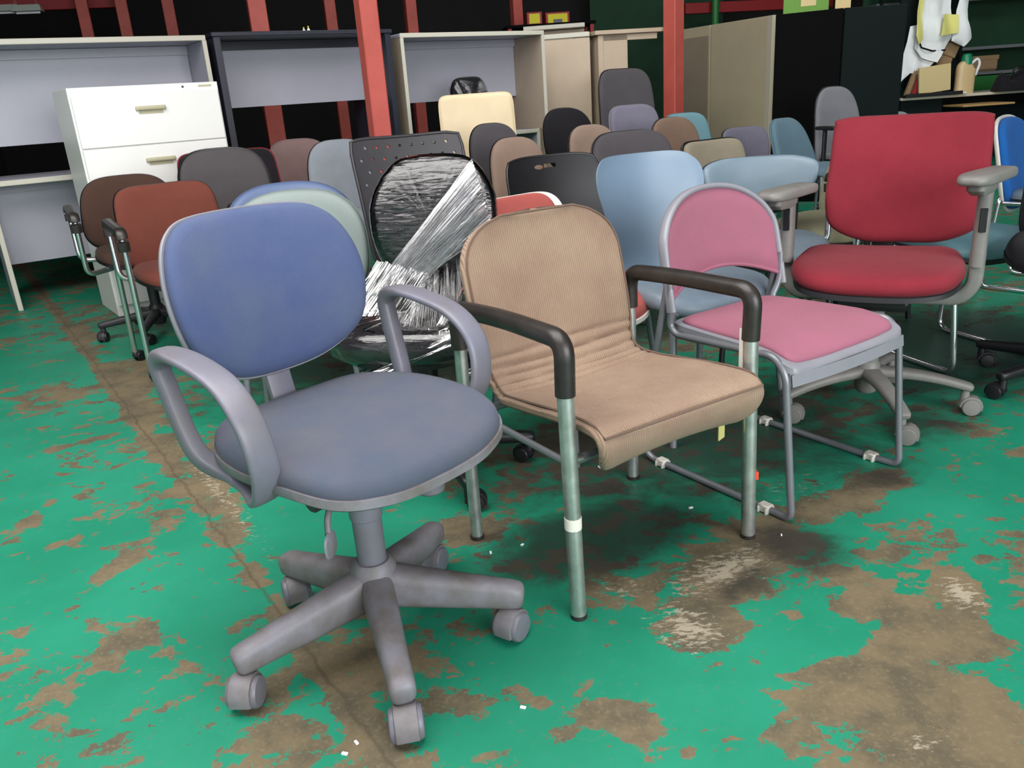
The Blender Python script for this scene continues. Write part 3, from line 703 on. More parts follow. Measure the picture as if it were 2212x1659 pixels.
# sky blue shell
def shell_chair(label, Pt, rz, m, ms, w, H, legs_m='steel', name='shell_chair'):
    def bk(t, fn):
        ol = outline_pts([(0, 0), (w*.26, .0), (w*.35, .03), (w*.41, .14), (w*.50, H*.70), (w*.46, H*.90), (w*.27, H)], 9)
        MB().cushion(ol, [(0, .0), (.85, .0), (.95, .002), (.99, .003), (1, -.003), (.98, -.010), (.9, -.012), (0, -.012)], fn).build('backrest', m, t, ang=60)
    return chair(label, Pt, rz, None, H, tilt=14, curv=1.4, lum=.004, back=bk, m=m, mseat=ms, base='legs', mb=legs_m, name=name, seat=(.46, .46, .44), seat_shell=None)
shell_chair('sky blue plastic shell chair behind the pink stacking chair', P(1376, 333, 2.74), 24, 'sky', 'sky_seat', .42, .40)
def coral_back(t, fn):
    ol = oval(.40, .36, 5, .95)
    MB().cushion(ol, [(0, .0), (.9, .0), (1, .002), (1, -.012), (0, -.012)], fn).build('back_shell', 'white_plastic', t)
    MB().cushion([((a+.0)*.84, .18+(b-.18)*.985) for a, b in ol], CUSH(.006, .008), lambda u, v, w: fn(u, v, w+.008)).build('backrest', 'coral', t)
chair('coral red padded chair hidden between the wrapped chair and the tan armchair', P(1106, 436, 2.62), 40, None, .34, curv=.8, back=coral_back, m='coral', base='legs', mb='steel', name='side_chair', seat=(.43, .40, .44), seat_shell='white_plastic')
# right group
def band_back(t, fn):
    ol = outline_pts([(0, 0), (.12, .015), (.20, .05), (.225, .10), (.222, .155), (.16, .185), (.08, .195)], 9)
    std_back(t, ol, fn, 'pale_blue', 'dark_plastic', th=.03, dome=.008)
chair('pale blue low-backed chair with black arms and chrome posts, left of the crimson chair', P(1632, 338, 3.3), -4, None, .195, tilt=10, curv=1.6, lum=0, back=band_back, m='sky_seat', base='legs', mb='black_plastic', arms=arms_chrome(.66, .27), name='armchair', seat=(.44, .42, .44), y0=.21)
chair('lavender-blue low back between the taupe and steel blue chairs', P(1603, 274, 6.5), 14, oval(.42, .30, 4, .95), .30, m='lavender', base='legs', mb='steel', name='side_chair')
chair('steel blue chair with tapering back in front of the black cabinet', P(1688, 255, 5.7), 30, oval(.42, .44, 3.4, .70), .44, m='steel_blue', ms='steel_blue', tilt=22, base='legs', mb='steel', name='side_chair')
chair('tall mid-grey office chair with black arms in front of the black cabinet', P(1800, 187, 6.3), 18, oval(.47, .68, 3.2, .80), .68, tilt=8, m='mid_grey', arms=arms_T(z=.66), name='executive_chair')
chair('small grey-blue chair top peeking above the crimson back', P(1934, 241, 7.6), 10, oval(.32, .34, 3, .9), .34, m='grey_blue')
chair('olive-beige seated chair mostly hidden behind the crimson chair', P(1890, 330, 3.75), -50, oval(.40, .30, 4, .95), .30, at_=(1.47, 3.52), m='olive_seat', base='legs', mb='black_plastic', name='side_chair', seat=(.50, .44, .44))
chair('royal blue padded chair with white rim at the right edge, behind the crimson chair', P(2178, 252, 3.9), 40, oval(.42, .44, 2.6, .95), .44, curv=.5, m='royal', ms='white_plastic', rim=1.06, mseat='sky_seat', base='sled', mb='bright_chrome', name='side_chair', seat=(.42, .42, .45))
chair('pale teal seated chair with chrome sled legs behind the right arm of the crimson chair', P(2040, 302, 3.4), 18, oval(.40, .30, 4, .95), .30, m='teal', ms='dark_plastic', at_=(1.70, 2.98), base='sled', mb='bright_chrome', name='side_chair', seat=(.44, .40, .45))
chair('black swivel chair cut off by the right edge of the photo', (2.13, 2.62, .86), -35, oval(.46, .46, 4, .92), .46, at_=(1.90, 2.56), m='black_fab', srz=15, R5=.32, seat=(.50, .50, .47))
# ------------------------------------------------------------------ desks, cabinets, posts
M['desk_grey'] = mat('pale_grey_laminate', (172, 172, 184), .45, 0, .07, 2.5)
M['desk_edge'] = mat('cream_edge_trim', (196, 192, 178), .5)
M['desk_black'] = mat('dark_blue_black_laminate', (44, 46, 58), .4, 0, .2, 8)
M['desk_beige'] = mat('beige_laminate', (186, 166, 144), .5, 0, .1, 3)
M['white_steel'] = mat('white_painted_steel', (236, 236, 232), .35)
M['handle_beige'] = mat('beige_pull', (186, 180, 150), .45)
M['cab_beige'] = mat('putty_steel', (206, 192, 162), .5, 0, .06, 5)
M['cab_brown'] = mat('taupe_steel', (166, 150, 132), .55, 0, .08, 5)
M['cab_black'] = mat('black_steel', (8, 8, 9), .8, spec=.08)
M['cab_dark'] = mat('dark_green_grey_steel', (22, 30, 30), .8, spec=.1)
M['post_red'] = mat('red_oxide_paint', (184, 82, 72), .6, 0, .2, 6, .1, 120, (168, 72, 62))
M['dark_wall'] = mat('soot_dark_wall', (26, 26, 25), .9, 0, .3, 2)
M['green_wall'] = mat('dark_green_wall', (20, 62, 38), .8, 0, .3, 3)
M['lamp_white'] = mat('dull_white_enamel', (190, 200, 190), .5)
M['cardboard'] = mat('cardboard', (150, 122, 90), .8, 0, .1, 20)
M['paper'] = mat('white_paper', (235, 236, 238), .8)
M['paper_yellow'] = mat('yellow_paper', (222, 216, 130), .8)
M['green_paint'] = mat('green_steel', (36, 110, 50), .5)
M['lime'] = mat('lime_green_card', (104, 150, 60), .7)
M['wood'] = mat('pale_wood', (190, 150, 96), .6, 0, .15, 12)
M['kraft'] = mat('beige_file_card', (214, 190, 140), .8)
M['bottle_green'] = mat('green_plastic', (20, 130, 90), .3)
M['bottle_beige'] = mat('beige_plastic', (214, 186, 140), .4)
M['yellow_box'] = mat('yellow_card', (200, 190, 40), .7)
M['dark_red'] = mat('dark_red_paint', (140, 26, 30), .6)
def rotz(a): return Matrix.Rotation(a, 3, 'Z')
def desk(label, corner, ang, w, d, z0, h, mt, mp, edge=None, modesty=(.06, .58), recess=.42, top_t=.028, side_t=.024, over=.0, name='office_desk', group=None, foot=False):
    """corner = front left; panels stand between z0 and z0+h"""
    t = thing(name, label, 'desk', (corner[0], corner[1], z0), ang, group)
    MB().box((w/2, d/2, h-top_t/2), (w+2*over, d+over, top_t), ch=.004).build('desktop', mt, t, smooth=False)
    for x in (side_t/2, w-side_t/2):
        MB().box((x, d/2, (h-top_t)/2), (side_t, d-.01, h-top_t-.001), ch=.002).build('side_panel', mp, t, smooth=False)
        if edge: MB().box((x, -.002, (h-top_t)/2), (side_t+.004, .014, h-top_t-.002), ch=.002).build('edge_trim', edge, t, smooth=False)
    if edge: MB().box((w/2, -over-.003, h-top_t/2), (w+2*over, .012, top_t+.004), ch=.003).build('edge_trim', edge, t, smooth=False)
    m0, m1 = modesty
    pz = [Vector((w/2, recess, h-top_t-(m0*0+m1)/2))]
    MB().box(pz[0], (w-2*side_t-.002, .018, m1), ch=.002).build('modesty_panel', 'desk_grey', t, smooth=False)
    MB().box((w/2, recess-.02, h-top_t-.03), (w-2*side_t-.004, .02, .055)).build('under_rail', mt, t, smooth=False)
    return t
A33 = R(33); a = Vector((math.cos(A33), math.sin(A33), 0)); b = Vector((-math.sin(A33), math.cos(A33), 0))
E0 = Vector((-1.82, 5.72, 0)); DZ = .775
desk('pale grey desk standing on the floor at the left, under another desk', (E0-a*1.42)[:2], A33, 1.42, .70, 0, DZ, 'desk_grey', 'desk_grey', 'desk_edge', modesty=(0, .50), recess=.30)
desk('pale grey desk stacked on top of the left floor desk, behind the white filing cabinet', (E0-a*1.9)[:2], A33, 1.9, .70, DZ, DZ, 'desk_grey', 'desk_grey', 'desk_edge', modesty=(0, .56))
B0 = E0+a*.05
desk('low grey desk under the dark-framed desk', (B0+b*.12)[:2], A33, 1.25, .70, 0, DZ, 'desk_grey', 'desk_grey', 'desk_edge', modesty=(0, .45))
desk('dark blue-black framed desk with grey modesty panel, stacked behind the red post', B0[:2], A33, 1.28, .70, DZ, DZ+.02, 'desk_black', 'desk_black', None, modesty=(0, .44), side_t=.045, over=.01)
C0 = B0+a*1.36+b*.02
desk('low grey desk under the grey desk right of the red post', (C0+b*.1)[:2], A33, 1.30, .70, 0, DZ, 'desk_grey', 'desk_grey', 'desk_edge', modesty=(0, .45))
desk('grey desk stacked right of the red post, behind the cream chair', C0[:2], A33, 1.32, .70, DZ, DZ-.01, 'desk_grey', 'cab_brown', 'desk_edge', modesty=(0, .46))
# filing cabinet
def filing():
    t = thing('filing_cabinet', 'white steel lateral filing cabinet with beige drawer pulls at the left', 'cabinet', (-2.24, 4.60, 0), R(35.5))
    w, d, h = .80, .45, 1.245
    MB().box((w/2, d/2, h/2), (w, d, h), ch=.003).build('body', 'white_steel', t, smooth=False)
    zs = [.06, .35, .64, .93, 1.205]
    for z0, z1 in zip(zs, zs[1:]):
        dr = MB().box((w/2, -.008, (z0+z1)/2), (w-.02, .022, z1-z0-.006), ch=.003).build('drawer', 'white_steel', t, smooth=False)
        zc = z1-.085
        hb = MB().sweep(fillet([(w/2-.075, -.019, zc), (w/2-.075, -.036, zc+.004), (w/2+.075, -.036, zc+.004), (w/2+.075, -.019, zc)], .01), .006, .011, n=10, e=4)
        hb.box((w/2, -.020, zc-.016), (.13, .002, .022))
        hb.build('drawer_pull', 'handle_beige', dr)
    MB().cyl((w-.20, -.004, 1.225), (w-.20, .004, 1.225), .006).build('lock', 'dark_plastic', t)
    MB().box((w-.075, -.001, 1.226), (.075, .003, .010)).build('name_plate', 'handle_beige', t, smooth=False)
    return t
filing()
def post(label, c, w, rz, h=3.4, m='post_red', name='steel_post'):
    t = MB().box((0, 0, h/2), (w, w, h), ch=.006).build(name, m, None, smooth=False)
    t.location = (c[0], c[1], 0); t.rotation_euler = (0, 0, rz); tag(t, label, 'post'); return t
pm = depthpt(823, 300, 4.3)
post('thick red steel post right of the dark-framed desk, nearest of the posts', pm, .096, R(27), 3.4)
p2 = aty(595, 280, 7.9); post('red steel post seen above and below the dark-framed desk', p2, .155, R(20))
p3 = aty(1455, 120, 7.7); post('red steel post left of the putty cabinets', p3, .131, R(40))
GRP = 'distant red posts against the dark wall'
for px, lab in ((181, 'leftmost of the distant red posts above the grey desk'), (266, 'distant red post second from the left'), (366, 'distant red post just left of the dark-framed desk'), (713, 'dim distant red post left of the thick post'), (887, 'distant red post right of the thick post'), (1116, 'distant red post above the grey desk end')):
    p = aty(px, 30, 10.6); post(lab, p, .13 if px < 1000 else .12, R(20))
# beige counter, thin top behind
def box_thing(name, label, cat, fl, ang, w, d, h, m, z=0, parts=()):
    t = thing(name, label, cat, (fl[0], fl[1], z), ang)
    MB().box((w/2, d/2, h/2), (w, d, h), ch=.004).build('body', m, t, smooth=False)
    for nm, c, s, mm in parts: MB().box(c, s, ch=.002).build(nm, mm, t, smooth=False)
    return t
q = at(1290, 66, 1.54)
t = thing('reception_counter', 'beige reception counter with overhanging top behind the black round-backed chair', 'counter', (q.x, q.y, 0), R(12))
MB().box((.0, .45, .75), (.05, .9, 1.50), ch=.003).xf(Matrix.Translation((.03, 0, 0))).build('side_panel', 'desk_beige', t, smooth=False)
MB().box((.16, .02, .75), (.24, .03, 1.498), ch=.003).build('front_panel', 'desk_beige', t, smooth=False)
MB().box((.30, .30, 1.52), (.66, .66, .035), ch=.004).build('counter_top', 'desk_beige', t, smooth=False)
MB().box((.29, .02, 1.475), (.54, .03, .05), ch=.003).build('apron', 'desk_beige', t, smooth=False)
q2 = at(1062, 84, 1.5)
MB().sweep([(0.0, .0, .001), (0.0, .0, .002)], .001) if 0 else None
def slab(label, p0, p1, z, d, m, name='desk'):
    v = p1-p0; ang = math.atan2(v.y, v.x); w = v.length
    t = thing(name, label, 'counter', (p0.x, p0.y, 0), ang)
    MB().box((w/2, d/2, z/2-.02), (w, .03, z-.05), ch=.002).build('panel', m, t, smooth=False)
    MB().box((w/2, d/2, z-.02), (w, d, .04), ch=.004).build('counter_top', 'desk_edge', t, smooth=False)
    return t
q0 = at(1060, 84, 1.54); dirv = (q0-q).normalized()
slab('long brown partition panel running left from the beige counter', q+dirv*.66+Vector((-.02, .02, 0)), q+dirv*.045+Vector((-.02, .02, 0)), 1.54, .06, 'desk_beige', 'partition_panel')
z1 = 1.70
s0 = at(1130, 58, z1); s1 = at(1263, 48, z1)
slab('pale narrow countertop sticking up behind the brown partition', s0, s1, z1, .35, 'desk_beige', 'back_counter')
# right cabinets
def corner_cab(label, pl, pr, z, front_w, m_side, m_front, name='storage_cabinet', door=None, strip=None):
    """pl->pr is the left side face seen from the camera (pr = near front corner)"""
    v = pr-pl; d = v.length; ang = math.atan2(v.y, v.x)+math.pi/2   # front direction is perpendicular
    t = thing(name, label, 'cabinet', (pr.x, pr.y, 0), ang)
    MB().box((front_w/2, d/2, z/2), (front_w, d, z), ch=.004).build('body', m_side, t, smooth=False)
    MB().box((front_w/2, -.011, z/2), (front_w-.004, .02, z-.05), ch=.002).build('door', m_front, t, smooth=False)
    if strip: MB().box((.0, .03, z/2), (.006, .07, z-.002)).build('edge_trim', strip, t, smooth=False)
    return t
ZC = 1.62
c0 = at(1460, 66, ZC); c2 = at(1672, 32, ZC); c1 = c0.lerp(c2, .396)
ZB = 1.55; c2b = at(1676, 32, ZB); c3 = at(1822, 17, ZB); c4 = at(1962, 8, ZB)
# beige pair, black cabinet, dark screen
def face_cab(label, pl, pr, z, d, m, name, cat='cabinet', split=False, md=None, trim=None, y_in=0):
    v = Vector((pr.x-pl.x, pr.y-pl.y, 0)); w = v.length; ang = math.atan2(v.y, v.x)
    t = thing(name, label, cat, (pl.x, pl.y, 0), ang)
    MB().box((w/2, d/2, z/2), (w, d, z), ch=.004).build('body', m, t, smooth=False)
    if md: MB().box((w/2, -.006, z/2-.04), (w-.02, .012, z-.12), ch=.003).build('side_cover', md, t, smooth=False)
    if trim: MB().box((w-.035, -.006, z/2), (.07, .016, z-.002), ch=.003).build('edge_trim', trim, t, smooth=False)
    return t
M['cab_trim'] = mat('pale_cream_steel', (206, 198, 180), .45)
face_cab('taupe steel cabinet with recessed side, right of the red post', c0, c1+(c0-c1)*.03, ZC, .40, 'cab_beige', 'storage_cabinet', md='cab_brown')
face_cab('putty steel cabinet with pale front edge, left of the black cabinet', c1, c2, ZC, .40, 'cab_beige', 'storage_cabinet', trim='cab_trim')
face_cab('black cabinet behind the tall mid-grey chair', c2b, c3, ZB, .35, 'cab_black', 'storage_cabinet')
face_cab('dark green-grey partition screen right of the black cabinet', c3+Vector((.02, .0, 0)), c4, ZB, .03, 'cab_dark', 'partition_screen', 'screen')
# boxes on the black cabinet
for i, (px, w, hh, mm, lab) in enumerate(((1760, .36, .17, 'lime', 'lime green document box on the black cabinet, left one'), (1868, .12, .17, 'kraft', 'brownish document box on the black cabinet, middle one'), (1935, .13, .15, 'lime', 'small lime green box at the right end of the dark cabinets'))):
    if i < 2: pb_ = c2b.lerp(c3, .42 if i == 0 else .97)+Vector((.08, .17, 0))
    else: continue
    t = thing('document_box', lab, 'box', (pb_.x, pb_.y, ZB), R(-22))
    MB().box((0, 0, hh/2), (w, .16, hh), ch=.003).build('body', mm, t, smooth=False)
    MB().box((0, 0, hh+.004), (w+.006, .166, .02), ch=.002).build('lid', mm, t, smooth=False)
    if i == 0: MB().box((.02, -.081, hh*.5), (.12, .002, .07)).build('paper_label', 'kraft', t, smooth=False)
# yellow boxes behind the counter
p = at(1192, 40, 1.70)
for px, w, mm, lab in ((1155, .17, 'dark_red', 'dark red box behind the pale countertop, left of the yellow box'), (1205, .27, 'yellow_box', 'yellow box with dark red border behind the pale countertop')):
    q_ = aty(px, 47, 9.85)
    t = thing('carton', lab, 'box', (q_.x, q_.y, q_.z-.02), R(5))
    MB().box((0, .1, .055), (w, .2, .13), ch=.003).build('body', 'dark_red', t, smooth=False)
    MB().box((0, -.002, .052), (w-.05, .004, .10)).build('printed_panel', 'yellow_box', t, smooth=False)
    if w > .2: MB().box((.0, -.006, .03), (.10, .003, .035)).build('blue_print', 'desk_black', t, smooth=False)
st = thing('storage_shelf', 'dark shelf behind the counters carrying the yellow and red cartons', 'shelf', (aty(1190, 47, 9.75).x, 9.75, 0), R(5))
zt_ = aty(1190, 47, 9.85).z-.02-.001
MB().box((0, .2, zt_-.015), (1.0, .45, .03), ch=.003).build('shelf_board', 'cab_black', st, smooth=False)
for sx in (-.46, .46):
    for sy in (.02, .38): MB().box((sx, sy, (zt_-.03)/2), (.04, .04, zt_-.031)).build('upright', 'dark_red', st, smooth=False)
# two little bottles on the dark desk
for k, (px, hh) in enumerate(((698, .042), (707, .050))):
    q_ = at(px, 57, DZ*2+.02) if False else (B0+a*(.72+.035*k)+b*.25)
    t = thing('small_bottle', ('shorter' if k == 0 else 'taller')+' of two tiny bottles standing on the dark-framed desk', 'bottle', (q_.x, q_.y, 2*DZ+.02), 0)
    MB().lathe([(.009, 0), (.011, .004), (.011, hh*.55), (.005, hh*.72), (.005, hh*.8)], n=14).build('body', 'paper', t)
    MB().lathe([(.006, hh*.8), (.006, hh), (.004, hh+.002)], n=12).build('cap', 'yellow_box', t)
# ------------------------------------------------------------------ right-hand cluttered desk and shelf
YD = 9.3
dl = aty(1944, 212, YD); dr_ = aty(2330, 188, YD)
ZT = dl.z
t = thing('work_desk', 'cluttered dark work desk at the right, with a pulled-out wooden board', 'desk', (dl.x, YD, 0), 0)
W_ = 2.3
MB().box((W_/2, .35, ZT-.015), (W_, .75, .03), ch=.004).build('desktop', 'cab_trim', t, smooth=False)
MB().box((W_/2, .05, ZT-.07), (W_-.02, .03, .07)).build('drawer_rail', 'cab_black', t, smooth=False)
MB().box((.25, .35, (ZT-.03)/2), (.46, .68, ZT-.032), ch=.003).build('pedestal', 'cab_dark', t, smooth=False)
MB().box((W_-.25, .35, (ZT-.03)/2), (.46, .68, ZT-.032), ch=.003).build('pedestal', 'cab_dark', t, smooth=False)
MB().box((W_/2, .62, (ZT)/2), (W_-.9, .02, ZT-.06)).build('modesty_panel', 'cab_dark', t, smooth=False)
MB().box((.78, -.16, ZT-.115), (.55, .42, .02), ch=.003).build('pull_out_board', 'wood', t, smooth=False)
# green steel hutch behind
t = thing('steel_shelving', 'dark green steel shelving with grey shelves behind the work desk', 'shelf', (dl.x+.02, YD+.80, 0), 0)
MB().box((1.3, .38, 1.2), (2.6, .02, 2.4)).build('back_panel', 'green_wall', t, smooth=False)
for zz in (ZT+.19, ZT+.47, ZT+1.0): MB().box((1.3, .18, zz), (2.6, .36, .035), ch=.003).build('shelf_board', 'steel', t, smooth=False)
for xx in (.05, 1.02, 2.55): MB().box((xx, .0, 1.2), (.035, .035, 2.4)).build('upright', 'cab_dark', t, smooth=False)
MB().box((1.3, .005, ZT+.08), (1.9, .02, .16)).build('lower_panel', 'green_paint', t, smooth=False)
MB().sweep([(.86, -.03, ZT+.45), (.93, -.03, ZT+1.2)], .006).build('hanging_cord', 'steel', t)
def clutter(name, lab, cat, x, y, z, parts, rz=0, group=None):
    t = thing(name, lab, cat, (dl.x+x, YD+y, z), rz, group)
    for nm, c, s, mm, rt in parts: MB().box(c, s, rt, ch=min(s)*.15).build(nm, mm, t, smooth=False)
    return t
clutter('cardboard_box', 'brown cardboard box on the grey shelf at the right edge', 'box', 1.32, .85, ZT+.208, [('body', (0, .12, .085), (.46, .24, .17), 'cardboard', None), ('flap', (0, -.002, .15), (.44, .006, .05), 'cardboard', None)])
# papers hung in front of the screen
def sheet_paper(name, lab, pts, m, y, th=.004, group='papers hung beside the dark screen', fold=.03):
    g = MB(); n = len(pts); c = [sum(p[0] for p in pts)/n, sum(p[1] for p in pts)/n]
    v0 = []; K = 6
    rings = [(k/K) for k in range(K+1)]
    def pt(x, z, w): return Vector((x, fold*math.sin(x*23+z*5)+fold*.5*math.sin(z*17)+w, z))
    E_ = []
    for i in range(n):
        p, q_ = pts[i], pts[(i+1) % n]
        for k in range(4): E_.append((p[0]+(q_[0]-p[0])*k/4, p[1]+(q_[1]-p[1])*k/4))
    g.cushion(E_, [(0, -th/2)]+[(r_, -th/2) for r_ in rings[1:]]+[(1, th/2)]+[(.5, th/2), (0, th/2)], lambda u, v, w: pt(u, v, w))
    o = g.build(name, m, None, ang=60); o.location = (dl.x, YD+y, ZT); tag(o, lab, 'paper', group); return o
sheet_paper('hanging_paper', 'large white sheet hanging lowest at the left of the paper bundle', [(.0, .12), (.05, .72), (.30, .75), (.40, .40), (.25, .22), (.10, .25)], 'paper', .05)
sheet_paper('hanging_paper', 'white sheet in the middle of the hanging paper bundle', [(.10, .50), (.14, 1.15), (.42, 1.15), (.52, .60), (.36, .34), (.20, .40)], 'paper', .00)
sheet_paper('hanging_paper', 'yellow slip folded at the left edge of the hanging papers', [(.07, .62), (.10, 1.1), (.15, 1.1), (.16, .70), (.17, .58), (.12, .53)], 'paper_yellow', -.05)
sheet_paper('hanging_paper', 'yellow square sheet near the top right of the hanging papers', [(.33, .60), (.34, .72), (.38, .82), (.52, .80), (.53, .62)], 'paper_yellow', -.06)
sheet_paper('hanging_paper', 'white sheet curling at the right of the hanging papers', [(.50, .55), (.52, 1.15), (.62, 1.15), (.63, .74), (.70, .56), (.62, .48)], 'paper', -.03)
t = thing('paper_rack', 'dark wall rack the papers hang from beside the dark screen', 'rack', (dl.x, YD+.17, ZT), 0)
MB().box((.36, .03, .80), (.70, .03, 1.55), ch=.003).build('board', 'cab_dark', t, smooth=False)
MB().sweep([(.12, -.17, .62), (.18, -.18, .50), (.30, -.18, .46), (.44, -.18, .46)], .008).build('wire_hook', 'cab_black', t)
for k, (x0, mm, lab) in enumerate(((.05, 'cardboard', 'brown file leaning at the left of the file stack'), (.10, 'dark_red', 'dark red file leaning second in the file stack'), (.16, 'kraft', 'beige file leaning in the middle of the file stack'))):
    t = thing('document_file', lab, 'file', (dl.x+x0, YD+.02-.05*k, ZT+.02), R(0), 'files leaning on the work desk')
    sh = Matrix.Rotation(R(18 if k < 2 else -5), 3, 'Y')
    w_ = .05 if k < 2 else .34
    MB().box(sh @ Vector((w_/2, 0, .14)), (w_, .03, .27), sh, ch=.002).build('cover', mm, t, smooth=False)
    MB().box(sh @ Vector((w_/2, 0, .14)) + Vector((.003, .0, .0)), (w_-.008, .034, .262), sh).build('pages', 'paper', t, smooth=False) if False else MB().box(sh @ Vector((w_/2, .018, .14)), (w_*.96, .006, .255), sh).build('pages', 'kraft', t, smooth=False)
clutter('paper_tray', 'black tray under the leaning files on the work desk', 'tray', .02, -.02, ZT+.001, [('base', (.30, .06, .006), (.62, .30, .012), 'black_plastic', None), ('lip', (.30, -.085, .022), (.62, .01, .03), 'black_plastic', None)])
clutter('paper_bag', 'brown paper bag slumped between the papers and the jug', 'bag', .50, .12, ZT+.002, [('body', (.0, .05, .27), (.16, .12, .50), 'cardboard', Matrix.Rotation(R(14), 3, 'Y')), ('top_fold', (-.02, .0, .50), (.34, .05, .16), 'cardboard', Matrix.Rotation(R(20), 3, 'Y'))])
t = thing('detergent_jug', 'beige jug with green cap and handle on the work desk', 'jug', (dl.x+.72, YD+.05, ZT), 0)
MB().sweep(catmull([(0, 0, 0), (0, 0, .06), (0, 0, .22), (.01, 0, .28), (.03, 0, .31)], 4), lambda u: .10*(1-.45*max(0, u-.7)/.3), lambda u: .055*(1-.3*max(0, u-.7)/.3), up=(0, 1, 0), n=20, e=3.4).build('body', 'bottle_beige', t)
MB().sweep(fillet([(.05, -.0, .30), (.12, 0, .36), (.15, 0, .30), (.11, 0, .18)], .04), .014).build('handle', 'paper', t)
MB().lathe([(.055, .30), (.055, .36), (.045, .40), (.03, .41)], (.0, 0, 0), n=20).build('cap', 'bottle_green', t)
clutter('loose_paper', 'loose white papers lying in front of the jug', 'paper', .34, -.02, ZT+.003, [('sheet', (.18, .02, .010), (.34, .16, .018), 'paper', rotz(.1))])
t = thing('black_bag', 'dark bag lying at the right end of the work desk', 'bag', (dl.x+1.05, YD-.05, ZT), 0)
MB().cushion(rounded(.26, .17, 2.6, 40), [(0, .16), (.3, .17), (.5, .15), (.7, .14), (.85, .10), (.95, .05), (1, .01), (.98, 0), (0, 0)], lambda u, v, w: Vector((u+.2, v, max(0, w*(1+.25*math.sin(u*22)+.2*math.sin(v*30+1)))))).build('body', 'black_fab', t, ang=80)
MB().sweep(fillet([(.05, -.05, .10), (.1, -.1, .24), (.3, -.1, .24), (.34, -.05, .10)], .05), .010).build('handle', 'black_plastic', t)
